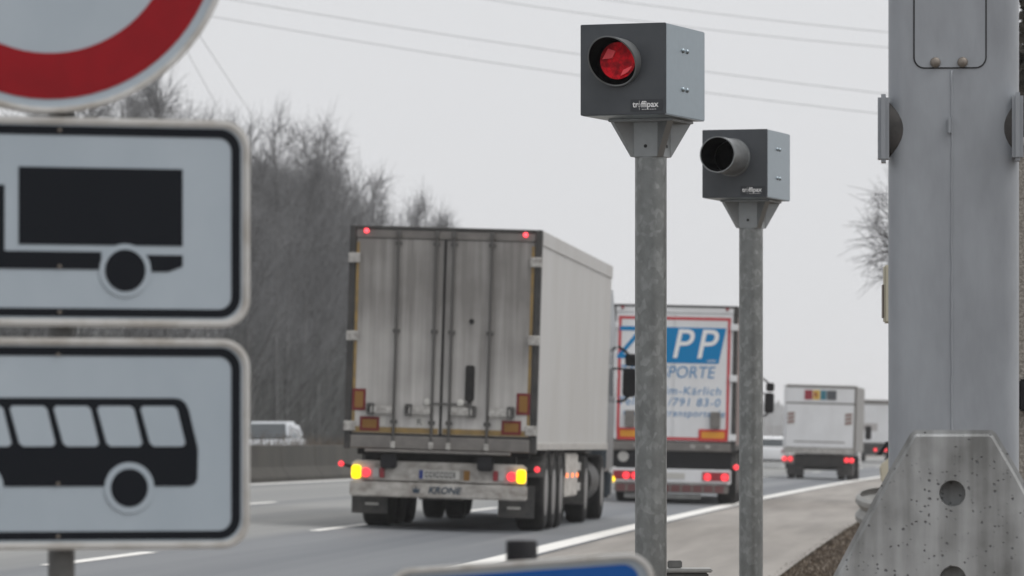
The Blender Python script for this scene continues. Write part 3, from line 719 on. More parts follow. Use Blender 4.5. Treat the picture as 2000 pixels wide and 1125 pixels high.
# ------------------------------------------------------------------ rigid box lorry with tail lift
def box_lorry():
    k = 55.5; Y = F / k; X = (1598 - 1000) / k; t = xe(Y) - X
    root = thing('box_lorry', 'small white box lorry with tail lift and coloured strip above its rear door', 'lorry', (X, Y, zr(t) + 0.004), (0, R(1.6), -R(6.5)))
    W = 1.27
    MB().box(-W, W, 0.05, 6.2, 0.98, 3.30).build('box_body', M['box_grey'], root, bevel=0.03)
    for s in (-1, 1):
        MB().box(*sorted((s * (W - 0.07), s * (W + 0.012))), 0.0, 0.14, 0.95, 3.32).build('corner_post', M['rail_grey'] if s > 0 else M['truck_white'], root, bevel=0.015, seg=1)
    MB().box(-W + 0.072, W - 0.072, -0.004, 0.10, 3.22, 3.318).build('roof_edge', M['rail_grey'], root, bevel=0.01, seg=1)
    hd = MB().box(-W + 0.072, W - 0.072, 0.0, 0.10, 2.70, 3.217).build('header_panel', M['truck_white'], root, bevel=0.01, seg=1)
    for x0, x1, m in ((-0.56, -0.28, 'crimson'), (-0.26, -0.02, 'gold'), (0.0, 0.2, 'teal'), (0.22, 0.56, 'grey_vinyl')):
        MB().box(x0, x1, -0.008, -0.003, 2.80, 3.14).build('colour_block', M[m], hd)
    text('R', 0.2, M['crimson'], hd, (-0.16, -0.0095, 2.97), bold=0.01)
    MB().box(-W + 0.072, W - 0.072, 0.03, 0.10, 2.64, 2.70).build('door_gap', M['rail_grey'], root)
    tl = MB().box(-W + 0.075, W - 0.075, -0.03, 0.06, 1.12, 2.64).build('tail_lift', M['truck_white'], root, bevel=0.012)
    MB().box(-0.9, 0.9, -0.036, -0.031, 1.30, 1.34).build('lift_line', M['rail_grey'], tl)
    for s in (-1, 1):
        MB().box(s * 1.01 - 0.13, s * 1.01 + 0.13, -0.037, -0.031, 1.92, 2.36).build('warning_flag', M['plate_white'], tl)
        for q in range(3):
            z = 1.95 + q * 0.14
            MB().poly([(s * 1.01 - 0.12, z), (s * 1.01 + 0.12, z + 0.06), (s * 1.01 + 0.12, z + 0.12), (s * 1.01 - 0.12, z + 0.06)], -0.040, -0.0375).build('warning_stripe', M['mark_red'], tl)
    MB().box(-W + 0.05, W - 0.05, -0.10, 0.05, 0.90, 1.10).build('lift_hinge_beam', M['bright_steel'], root, bevel=0.02)
    MB().box(-0.86, 0.86, -0.02, 0.2, 0.45, 0.88).build('under_panel', M['chassis'], root, bevel=0.02)
    for s in (-1, 1):
        MB().box(*sorted((s * 0.87, s * 1.22)), -0.04, 0.12, 0.52, 0.84).build('lamp_box', M['chassis'] if s > 0 else M['rail_grey'], root, bevel=0.02)
        for x in (s * 0.98, s * 1.16) if s > 0 else (-1.0, -1.21):
            MB().lathe([(0.075, 0), (0.085, 0.02), (0.06, 0.05), (0.001, 0.06)], (x, -0.042, 0.70), (0, -1, 0), 16).build('tail_lamp', M['red_on'], root, smooth=40)
        wheel(root, s * 0.62, s * 0.87, 1.5, 0.42)
        wheel(root, s * 0.91, s * 1.16, 1.5, 0.42)
        wheel(root, s * 0.86, s * 1.14, 5.9, 0.42)
        MB().box(*sorted((s * 0.6, s * 1.18)), 0.9, 0.93, 0.15, 0.7).build('mud_flap', M['flap'], root)
    MB().cyl((-0.9, 1.5, 0.42), (0.9, 1.5, 0.42), 0.1, n=12).build('axle', M['chassis'], root)
    MB().box(-0.5, 0.5, 0.2, 7.6, 0.55, 0.97).build('chassis', M['chassis'], root)
    rg = [[(x, y, z) for x, y in ((-1.1 * q, 6.4), (1.1 * q, 6.4), (1.1 * q, e), (-1.1 * q, e))] for q, e, z in ((1, 8.2, 0.5), (1, 8.2, 1.5), (0.95, 7.7, 2.5))]
    MB().loft(rg).build('cab', M['truck_white'], root, bevel=0.05)
    for s in (-1, 1):
        MB().tube([(s * 1.05, 7.6, 1.9), (s * 1.36, 7.65, 1.9)], 0.02, 6).build('mirror_arm', M['black'], root)
        MB().poly(rrect(*sorted((s * 1.26, s * 1.48)), 1.45, 1.95, 0.05, 4), 7.6, 7.72).build('mirror', M['black'], root, bevel=0.02)
    return root
box_lorry()

def far_trailer():
    k = 30.5; Y = F / k; X = (1700 - 1000) / k
    t = xe(Y) - X
    root = thing('far_lorry', 'distant pale lorry trailer half hidden between box lorry and grey column', 'lorry', (X, Y, zr(t) + 0.004), (0, R(1.2), -R(6)))
    MB().box(-1.275, 1.275, 0, 13.6, 1.25, 3.9).build('trailer_body', M['truck_white'], root, bevel=0.03)
    MB().box(-1.28, 1.28, -0.02, 0.2, 3.7, 4.0).build('roof_edge', M['rail_grey'], root, bevel=0.02)
    MB().box(-0.5, 0.4, -0.006, -0.001, 2.0, 2.5).build('tail_print', M['clear_off'], root)
    MB().box(-1.2, 1.2, -0.01, 0.3, 0.45, 1.24).build('tail_panel', M['chassis'], root)
    for x in (-0.85, 0.3, 0.95):
        MB().lathe([(0.1, 0), (0.09, 0.03), (0.001, 0.05)], (x, -0.012, 0.80), (0, -1, 0), 14).build('tail_lamp', M['red_off'] if x == -0.85 else M['red_on'], root, smooth=40)
    for s in (-1, 1):
        for y in (2.3, 3.6, 4.9):
            wheel(root, s * 0.85, s * 1.235, y, 0.52)
    MB().box(-1.2, 1.2, 14, 16, 0.5, 3.8).build('cab', M['truck_white'], root, bevel=0.08)
    MB().box(-0.4, 0.4, 0.5, 14.2, 0.7, 1.22).build('chassis', M['chassis'], root)
    for s in (-1, 1):
        wheel(root, s * 0.85, s * 1.2, 14.6, 0.5)
far_trailer()

# ------------------------------------------------------------------ cars
def car(name, label, loc, yaw, paint, L, W, H, kind, roll=0.0):
    """x right, y forward, tail at y=0"""
    root = thing(name, label, 'car', loc, (0, R(roll), R(yaw)))
    hw = W / 2
    if kind == 'saloon':
        prof = [(0.05, 0.30), (0.0, 0.55), (0.06, 0.92), (0.75, 0.98), (2.9, 0.98), (4.1, 0.78), (4.45, 0.55), (4.40, 0.28)]
        green = [(0.55, 0.95), (1.25, H - 0.06), (1.75, H), (2.4, H - 0.03), (3.35, 0.95)]
    else:
        prof = [(0.05, 0.32), (0.0, 0.6), (0.05, 1.02), (0.6, 1.06), (3.4, 1.06), (4.25, 0.92), (4.55, 0.62), (4.5, 0.30)]
        green = [(0.06, 1.03), (0.35, H - 0.04), (0.9, H), (2.6, H - 0.02), (3.65, 1.03)]
    rings = []
    for q, s in ((1, -1.0), (1.0, -0.93), (1.0, 0.93), (1, 1.0)):
        sh = 0.94 if abs(s) == 1 else 1.0
        cz = 0.62
        rings.append([(s * hw, L / 2 + (y - L / 2) * (0.985 if sh < 1 else 1), cz + (z - cz) * sh) for y, z in prof])
    MB().loft(rings).build('body', paint, root, bevel=0.035, smooth=50)
    g = []
    for s in (-1, 1):
        g.append([(s * hw * (0.92 if z < 1.1 else 0.74), y, z) for y, z in green])
    cb = MB().loft(g).build('roof', paint, root, bevel=0.05 if kind == 'saloon' else 0.12, seg=4, smooth=50)
    def pane(pts, nm):
        MB().add(pts, [tuple(range(len(pts)))]).build(nm, M['glass'], root)
    a, b, c, d, e = green
    def lerp(p, q, f): return (p[0] + (q[0] - p[0]) * f, p[1] + (q[1] - p[1]) * f)
    def nrm(p, q, off):
        dy, dz = q[0] - p[0], q[1] - p[1]; l = math.hypot(dy, dz); return (-dz / l * off, dy / l * off)
    n0 = nrm(a, b, 0.006)
    p, q = lerp(a, b, 0.10), lerp(a, b, 0.86)
    pane([(-hw * .80, p[0] + n0[0], p[1] + n0[1]), (hw * .80, p[0] + n0[0], p[1] + n0[1]), (hw * .66, q[0] + n0[0], q[1] + n0[1]), (-hw * .66, q[0] + n0[0], q[1] + n0[1])], 'rear_window')
    n1 = nrm(d, e, 0.006)
    p, q = lerp(e, d, 0.08), lerp(e, d, 0.88)
    pane([(-hw * .82, p[0] + n1[0], p[1] + n1[1]), (hw * .82, p[0] + n1[0], p[1] + n1[1]), (hw * .66, q[0] + n1[0], q[1] + n1[1]), (-hw * .66, q[0] + n1[0], q[1] + n1[1])], 'windscreen')
    for s in (-1, 1):
        zb, zt = a[1] + 0.05, H - 0.12
        fb = hw * 0.905; ft = hw * 0.765
        for (y0, y1, y2, y3) in ((a[0] + 0.45, (a[0] + e[0]) / 2 - 0.1, (a[0] + e[0]) / 2 - 0.1, b[0] + 0.2), ((a[0] + e[0]) / 2, e[0] - 0.25, d[0] + 0.1, (a[0] + e[0]) / 2)):
            pane([(s * (fb + .006), y0, zb), (s * (fb + .006), y1, zb), (s * (ft + .006), y2, zt), (s * (ft + .006), y3, zt)], 'side_window')
        MB().box(*sorted((s * hw * 0.62, s * hw * 0.97)), -0.015, 0.05, 0.72, 0.88).build('tail_lamp', M['red_off'], root, bevel=0.015, seg=1)
        MB().box(*sorted((s * hw * 0.55, s * hw * 0.93)), L - 0.25, L - 0.12, 0.60, 0.74).build('headlamp', M['clear_off'], root, bevel=0.02, seg=1)
        wheel(root, s * (hw - 0.22), s * (hw - 0.01), 0.85, 0.32)
        wheel(root, s * (hw - 0.22), s * (hw - 0.01), L - 0.9, 0.32)
        MB().box(*sorted((s * (hw - 0.02), s * (hw + 0.17))), e[0] - 0.35, e[0] - 0.22, a[1] + 0.02, a[1] + 0.17).build('mirror', paint, root, bevel=0.03)
    MB().box(-hw * 0.9, hw * 0.9, -0.03, 0.06, 0.30, 0.40).build('bumper_trim', M['black'], root, bevel=0.015, seg=1)
    return root
Yc = 238.0; p = Vector(((1502 - 1000) * Yc / F, Yc, 0)); p.z = zr(xe(Yc) - p.x) + 0.004
car('saloon_car', 'white saloon car in the middle lane between the rear camera post and box lorry', p, -6, M['car_white'], 4.45, 1.82, 1.46, 'saloon', 1.2)
Yc = 168.0; p = Vector(((534 - 1000) * Yc / F, Yc + 4.5, 0)); p.z = zr(xe(Yc) - p.x) + 0.004
car('oncoming_car', 'silver car on the opposite carriageway showing only its roof above the median barrier', p, 174, M['car_silver'], 4.55, 1.85, 1.62, 'estate')

# ------------------------------------------------------------------ median barrier and scrub
mb_root = thing('median_barrier', 'low stained concrete barrier along the median beyond the left lane', 'barrier', on_road(11.7, 110, -0.03))
prof = [(-0.3, 0), (0.3, 0), (0.3, 0.12), (0.13, 0.35), (0.10, 0.86), (-0.10, 0.86), (-0.13, 0.35), (-0.3, 0.12)]
y = 20.0
while y < 330:
    y1 = y + 5.96
    r = []
    for yy in (y, y1):
        o = on_road(11.7, yy, -0.02)
        r.append([(o.x + a - mb_root.location.x, o.y - mb_root.location.y, o.z + b - mb_root.location.z) for a, b in prof])
    MB().loft(r).build('barrier_segment', M['concrete_dark'], mb_root, bevel=0.02, seg=1)
    y += 6.0

def twigs(name, n, pos, hfun, m, label, cat, spread=0.35, rad=0.012, seed=5):
    mb = MB(); rnd = random.Random(seed)
    for i in range(n):
        p = pos(rnd); h = hfun(rnd, p)
        d = Vector((rnd.gauss(0, spread), rnd.gauss(0, spread), 1)).normalized() * h
        q = p + d * 0.55 + Vector((rnd.gauss(0, .06), rnd.gauss(0, .06), 0)) * h
        e = p + d + Vector((rnd.gauss(0, .12), rnd.gauss(0, .12), 0)) * h
        rr = rad * rnd.uniform(0.6, 1.5)
        mb.loft([[p + Vector((rr * math.cos(a), rr * math.sin(a), 0)) for a in (0, 2.1, 4.2)], [q + Vector((rr * .7 * math.cos(a), rr * .7 * math.sin(a), 0)) for a in (0, 2.1, 4.2)], [e + Vector((rr * .3 * math.cos(a), rr * .3 * math.sin(a), 0)) for a in (0, 2.1, 4.2)]], False, False)
    o = mb.build(name, m); tag(o, label, cat, kind='stuff'); return o
def pos_med(r):
    return on_road(r.uniform(12.1, 13.9), 60 + 200 * r.random(), -0.03)
twigs('median_scrub', 9000, pos_med, lambda r, p: r.uniform(0.5, 1.25), M['drygrass'], 'brown dead scrub growing on the median behind the barrier', 'scrub', 0.3, 0.012)

# ------------------------------------------------------------------ bare trees
def perp(d, rnd):
    v = Vector((rnd.gauss(0, 1), rnd.gauss(0, 1), rnd.gauss(0, 1)))
    v -= d * v.dot(d)
    return v.normalized()

def tree_mesh(seed, style):
    """a leafless tree 10 m tall: trunk with limbs, and a crown of branches and twigs"""
    rnd = random.Random(seed)
    tr = MB(); cr = MB()
    H = 10.0
    def stick(mb, pts, r0, r1, n):
        m = len(pts) - 1
        mb.tube(pts, [r0 + (r1 - r0) * i / m for i in range(m + 1)], n)
    def path(p, d, l, segs, wob, up):
        pts = [p.copy()]; q = p.copy(); dd = d.copy()
        for i in range(segs):
            dd = (dd + perp(dd, rnd) * wob + Vector((0, 0, up))).normalized()
            q = q + dd * (l / segs); pts.append(q.copy())
        return pts
    trunk = path(Vector((0, 0, 0)), Vector((0, 0, 1)), H * 0.86, 8, 0.05, 0.06)
    stick(tr, trunk, 0.17, 0.035, 8)
    nl = style['limbs']
    for i in range(nl):
        f = style['low'] + (1 - style['low']) * (i + rnd.random()) / nl
        f = min(f, 0.985)
        j = min(int(f * 8), 7); b = trunk[j].lerp(trunk[j + 1], f * 8 - j)
        a = rnd.uniform(0, 6.28); el = style['el'] + rnd.gauss(0, 10)
        d = Vector((math.cos(a) * math.cos(R(el)), math.sin(a) * math.cos(R(el)), math.sin(R(el))))
        l = H * style['len'] * (1.15 - 0.75 * f) * rnd.uniform(0.7, 1.25)
        lp = path(b, d, l, 5, 0.14, style['up'])
        stick(tr, lp, 0.055 * (1.25 - f), 0.015, 5)
        for s in range(style['br']):
            g = 0.2 + 0.8 * (s + rnd.random()) / style['br']; g = min(g, 0.99)
            jj = min(int(g * 5), 4); bb = lp[jj].lerp(lp[jj + 1], g * 5 - jj)
            dl = (lp[jj + 1] - lp[jj]).normalized()
            d2 = (dl + perp(dl, rnd) * 0.8).normalized()
            l2 = l * 0.42 * (1.2 - 0.6 * g) * rnd.uniform(0.6, 1.3) + 0.15
            bp = path(bb, d2, l2, 3, 0.22, style['up2'])
            stick(cr, bp, 0.014, 0.006, 3)
            for w in range(style['tw']):
                h = 0.15 + 0.85 * rnd.random(); ww = min(int(h * 3), 2)
                tb = bp[ww].lerp(bp[ww + 1], h * 3 - ww); dt = (bp[ww + 1] - bp[ww]).normalized()
                d3 = (dt + perp(dt, rnd) * 0.85 + Vector((0, 0, style['up2']))).normalized()
                tp = path(tb, d3, rnd.uniform(0.35, 0.95), 2, 0.25, style['up2'])
                stick(cr, tp, 0.0075, 0.004, 3)
    return tr.mesh('trunk', M['bark'], smooth=True), cr.mesh('crown', M['twig'])

STY = [dict(limbs=30, low=0.16, el=48, len=0.32, up=0.10, up2=0.05, br=9, tw=7),
       dict(limbs=26, low=0.22, el=60, len=0.36, up=0.06, up2=-0.08, br=9, tw=8),
       dict(limbs=24, low=0.12, el=38, len=0.40, up=0.16, up2=0.12, br=9, tw=7),
       dict(limbs=16, low=0.42, el=55, len=0.22, up=0.10, up2=0.0, br=7, tw=7)]
PRO = [tree_mesh(11 + i, STY[i % 4]) for i in range(6)]

def tree(u, vtop, Y, proto, label, group=None, wid=1.0, rz=0.0, name='bare_tree'):
    k = F / Y; X = (u - 1000) / k; t = xe(Y) - X
    z0 = zr(t) - 0.06
    h = ZC + (HV - vtop) / k - z0
    root = thing(name, label, 'tree', (X, Y, z0), (0, 0, rz), group)
    root.scale = (h / 10 * wid, h / 10 * wid, h / 10 / 0.95)
    for nm, me in zip(('trunk', 'crown'), PRO[proto]):
        o = bpy.data.objects.new(nm, me); link(o, root)
    return root
tree(537, 205, 236, 3, 'slender bare tree with a tuft at its top, standing above the wood by the sign', wid=0.5)
tree(640, 258, 262, 1, 'broad bare birch, tallest in the wood just left of the near lorry', wid=0.72, rz=2.0)
tree(752, 345, 285, 2, 'spreading bare tree above the left half of the near lorry roof', wid=0.95, rz=1.0)
tree(885, 440, 310, 0, 'rightmost little bare tree peeping over the near lorry roof', wid=0.6)
tree(335, 165, 190, 0, 'bare tree under the round sign, left of the other treetops', wid=0.62)
tree(402, 212, 205, 3, 'lone bushy treetop in the gap between round sign and lorry plate', wid=0.5)
WOOD = 'bare trees crowded in the wood beyond the opposite carriageway'
rt = random.Random(21)
for (u, v, Y) in [(60, 210, 172), (150, 205, 178), (-60, 220, 165), (250, 195, 185), (290, 190, 200), (478, 245, 228), (492, 330, 233), (560, 350, 240), (585, 335, 248), (608, 318, 252), (520, 355, 240),
                  (622, 350, 252), (655, 340, 268), (690, 440, 266), (722, 420, 276), (800, 400, 292), (838, 420, 300), (548, 360, 246), (600, 345, 258), (655, 400, 272),
                  (500, 322, 250), (540, 345, 262), (674, 430, 285), (636, 380, 280), (570, 330, 275), (475, 330, 256), (530, 345, 270), (600, 350, 285), (650, 390, 300), (700, 425, 300), (360, 240, 215), (440, 300, 226)]:
    lab, grp = 'bare grey tree crowded in the wood between the lorry plate and near lorry', WOOD
    if u < 445: lab, grp = 'bare grey tree half hidden behind the stacked traffic signs', 'bare trees behind the signs'
    elif u > 685: lab, grp = 'low bare treetop peeping up close behind the near lorry roof', 'treetops behind the near lorry'
    tree(u, v + rt.uniform(-6, 14), Y, rt.choice((0, 1, 2, 4, 5)), lab, grp, rt.uniform(0.55, 0.8), rt.uniform(0, 6))
PRO.append(tree_mesh(77, dict(limbs=22, low=0.50, el=24, len=0.42, up=0.03, up2=-0.03, br=10, tw=7)))
tree(1866, 190, 120, 6, 'bare tree whose twigs reach out left of the grey column', wid=1.05, rz=0.4)

# brushwood filling the wood's foot
def pos_wood(r):
    Y = r.uniform(110, 330)
    t = r.uniform(29.0, 44.0)
    return on_road(t, Y, -0.05)
def h_wood(r, p):
    return r.uniform(1.5, 8.5)
twigs('brushwood', 42000, pos_wood, h_wood, M['twig_green'], 'tangled grey brushwood at the foot of the bare wood', 'brushwood', 0.55, 0.022, 9)

# far wood across the horizon
def far_wood():
    mb = MB(); rnd = random.Random(4)
    for i in range(9000):
        Y = rnd.uniform(2250, 2700); u = rnd.uniform(-600, 2900)
        p = Vector(((u - 1000) * Y / F, Y, -0.2))
        t = xe(Y) - p.x
        if -8 < t < 34: continue
        p.z = zr(t) - 0.2
        h = rnd.uniform(11, 21); w = rnd.uniform(2.0, 5.0)
        c = p + Vector((0, 0, h * 0.55)); q = []
        for a in range(5):
            an = a * 1.257 + rnd.random()
            q.append(c + Vector((math.cos(an) * w, math.sin(an) * w, rnd.uniform(-.2, .2) * h)))
        mb.add([p] + q + [c + Vector((0, 0, h * 0.45))], [(0, 1 + (a + 1) % 5, 1 + a) for a in range(5)] + [(6, 1 + a, 1 + (a + 1) % 5) for a in range(5)])
    o = mb.build('far_wood', M['wood_far']); tag(o, 'low blue-grey wood on the horizon behind the white saloon', 'wood', kind='stuff')
far_wood()

# ------------------------------------------------------------------ overhead wires
def wire(pts, Y, label, r=0.0135, dY=0.0):
    """a hanging wire through photo points (u, v), all at about distance Y"""
    (u0, v0), (u1, v1), (u2, v2) = pts
    ps = []
    for i in range(41):
        u = -900 + 3800 * i / 40
        l0 = (u - u1) * (u - u2) / ((u0 - u1) * (u0 - u2)); l1 = (u - u0) * (u - u2) / ((u1 - u0) * (u1 - u2)); l2 = (u - u0) * (u - u1) / ((u2 - u0) * (u2 - u1))
        ps.append(at(u, v0 * l0 + v1 * l1 + v2 * l2, Y + dY * i / 40))
    o = MB().tube(ps, r, 6).build('power_line', M['wire'])
    tag(o, label, 'power line', 'overhead wires across the sky'); return o
wire([(420, 33), (1130, 147), (1735, 224)], 250, 'lowest overhead wire, running behind the lower half of the near camera box')
wire([(455, 0), (1130, 106), (1735, 184)], 250, 'second lowest overhead wire, running behind the middle of the near camera box')
wire([(960, 0), (1377, 57), (1735, 93)], 262, 'second highest overhead wire, meeting the top of the near camera box')
wire([(1190, 0), (1450, 33), (1735, 63)], 262, 'highest overhead wire, crossing the upper right sky')
def wire2(a, b, label):
    A = at(*a); B = at(*b); d = B - A
    o = MB().tube([A - d * 1.5 + d * (i * 2.6 / 20) for i in range(21)], 0.012, 6).build('power_line', M['wire'])
    tag(o, label, 'power line', 'steep overhead wires by the round sign')
wire2((390, 70, 230), (490, 222, 300), 'steep overhead wire dropping from the round sign to the slender tree')
wire2((362, 95, 230), (432, 222, 300), 'fainter steep overhead wire nearer the round sign')

# ------------------------------------------------------------------ traffic sign with two plates
def traffic_sign():
    Y = 10.15
    base = Vector(((132 - 1000) / 1000.0, Y, -0.14))
    root = thing('traffic_sign', 'red ringed round sign with lorry plate and bus plate on one post', 'sign', base, (0, 0, R(19)))
    cs = math.cos(R(19))
    S = lambda u: (u - 132) / (1000.0 * cs) * 0.985
    Z = lambda v: ZC + (HV - v) / 1000.0 - base.z
    P = lambda pts: [(S(a), Z(b)) for a, b in pts]
    MB().cyl((0, 0.05, 0), (0, 0.05, 2.75), 0.0265, n=20).build('post', M['post_dark'], root, smooth=40)
    # round sign
    cx, cz = S(90), Z(-155)
    disc = MB().poly(circ(cx, cz, 0.372, 72), -0.004, 0.0).build('round_plate', M['sign_white'], root)
    MB().ring(circ(cx, cz, 0.350, 72), circ(cx, cz, 0.260, 72), -0.0052, -0.0043).build('red_ring', M['sign_red'], disc)
    MB().ring(circ(cx, cz, 0.378, 72), circ(cx, cz, 0.366, 72), -0.014, 0.016).build('rim', M['sign_frame'], disc, bevel=0.004, seg=2, smooth=50)
    def plate(nm, v0, v1):
        x0, x1 = -0.369, 0.369
        z1, z0 = Z(v0), Z(v1)
        pl = MB().poly(rrect(x0 + 0.004, x1 - 0.004, z0 + 0.004, z1 - 0.004, 0.05, 9), -0.004, 0.0).build(nm, M['sign_white'], root)
        MB().ring(rrect(x0, x1, z0, z1, 0.056, 9), rrect(x0 + 0.015, x1 - 0.015, z0 + 0.015, z1 - 0.015, 0.044, 9), -0.010, 0.018).build('rim', M['sign_frame'], pl, bevel=0.005, seg=2, smooth=50)
        MB().ring(rrect(x0 + 0.0195, x1 - 0.0195, z0 + 0.0195, z1 - 0.0175, 0.042, 9), rrect(x0 + 0.038, x1 - 0.038, z0 + 0.036, z1 - 0.035, 0.026, 9), -0.0052, -0.0043).build('border_line', M['sign_black'], pl)
        return pl
    y0, y1 = -0.0052, -0.0043
    y2, y3 = -0.0062, -0.0054
    y4, y5 = -0.0072, -0.0064
    a = plate('lorry_plate', 229, 638)
    MB().poly(P([(37, 478), (354, 478), (354, 327), (37, 327)]), y0, y1).build('load_symbol', M['sign_black'], a)
    mb = MB()
    mb.poly(P([(-140, 526), (196, 526), (196, 491), (10, 491), (10, 363), (-80, 363), (-128, 420), (-140, 440)]), y0, y1)
    mb.build('lorry_symbol', M['sign_black'], a)
    MB().poly(P([(282, 496), (354, 496), (354, 518), (326, 529), (292, 529)]), y0, y1).build('tail_symbol', M['sign_black'], a)
    for cu in (242, -60):
        MB().poly([(S(cu) + 0.052 * math.cos(R(q)), Z(527) + 0.052 * math.sin(R(q))) for q in range(0, 360, 9)], y2, y3).build('wheel_surround', M['sign_white'], a)
        MB().poly([(S(cu) + 0.041 * math.cos(R(q)), Z(527) + 0.041 * math.sin(R(q))) for q in range(0, 360, 9)], y4, y5).build('wheel_symbol', M['sign_black'], a)
    b = plate('bus_plate', 660, 1074)
    MB().poly(P([(-180, 950), (-180, 790), (-168, 777), (338, 777), (350, 779), (360, 787), (366, 800), (383, 872), (384, 880), (383, 935), (379, 945), (368, 950)]), y0, y1).build('bus_symbol', M['sign_black'], b)
    for u in (272, 188, 104, 20, -64, -148):
        q = [(u + 4, 793), (u + 64, 793), (u + 71, 799), (u + 87, 866), (u + 81, 872), (u + 26, 872), (u + 18, 866), (u, 799)]
        MB().poly(P(q), y2, y3).build('window_symbol', M['sign_white'], b)
    for cu in (250, -40):
        MB().poly([(S(cu) + 0.050 * math.cos(R(q)), Z(953) + 0.050 * math.sin(R(q))) for q in range(0, 360, 9)], y2, y3).build('wheel_surround', M['sign_white'], b)
        MB().poly([(S(cu) + 0.0375 * math.cos(R(q)), Z(953) + 0.0375 * math.sin(R(q))) for q in range(0, 360, 9)], y4, y5).build('wheel_symbol', M['sign_black'], b)
    for pl_, uu, vv in ((a, 115, 610), (a, 115, 521), (a, 115, 255), (b, 112, 945), (b, 112, 1048), (b, 112, 693)):
        MB().lathe([(0.004, 0), (0.0035, 0.0015), (0.001, 0.002)], (S(uu), -0.0075, Z(vv)), (0, -1, 0), 10).build('rivet', M['bolt'], pl_, smooth=50)
    for zz in (Z(190), Z(300), Z(560), Z(720), Z(1010)):
        MB().box(-0.05, 0.05, 0.0185, 0.08, zz - 0.015, zz + 0.015).build('clamp', M['post_dark'], root)
traffic_sign()

# blue sign just in the frame
def blue_sign():
    Y = 9.9; k = F / Y
    c = at(1019, 1095, Y)
    root = thing('blue_sign', 'top edge of a blue sign with white rim in front of the near camera post', 'sign', (c.x, Y, -0.14), (0, 0, 0))
    zt = c.z + 0.14
    MB().cyl((0, 0.04, 0), (0, 0.04, zt + 0.016), 0.0285, n=20).build('post', M['post_dark'], root, smooth=40)
    MB().lathe([(0.0305, -0.02), (0.0305, 0.034), (0.028, 0.038), (0.001, 0.039)], (0, 0.04, zt), (0, 0, 1), 20).build('post_cap', M['black'], root, smooth=40)
    tl = R(3.9)
    def rot(pts):
        return [(x * math.cos(tl) - z * math.sin(tl), zt + 0.001 + x * math.sin(tl) + z * math.cos(tl)) for x, z in pts]
    x0, x1, z0, z1 = -0.262, 0.250, -0.62, 0.0
    p = MB().poly(rot(rrect(x0 + .004, x1 - .004, z0 + .004, z1 - .004, 0.045, 9)), -0.004, 0.0).build('plate', M['sign_white'], root)
    MB().ring(rot(rrect(x0, x1, z0, z1, 0.05, 9)), rot(rrect(x0 + .012, x1 - .012, z0 + .012, z1 - .012, 0.04, 9)), -0.012, 0.016).build('rim', M['sign_frame'], p, bevel=0.004, smooth=50)
    MB().poly(rot(rrect(x0 + .030, x1 - .030, z0 + .030, z1 - .021, 0.03, 9)), -0.0052, -0.0043).build('blue_field', M['sign_blue'], p)
blue_sign()

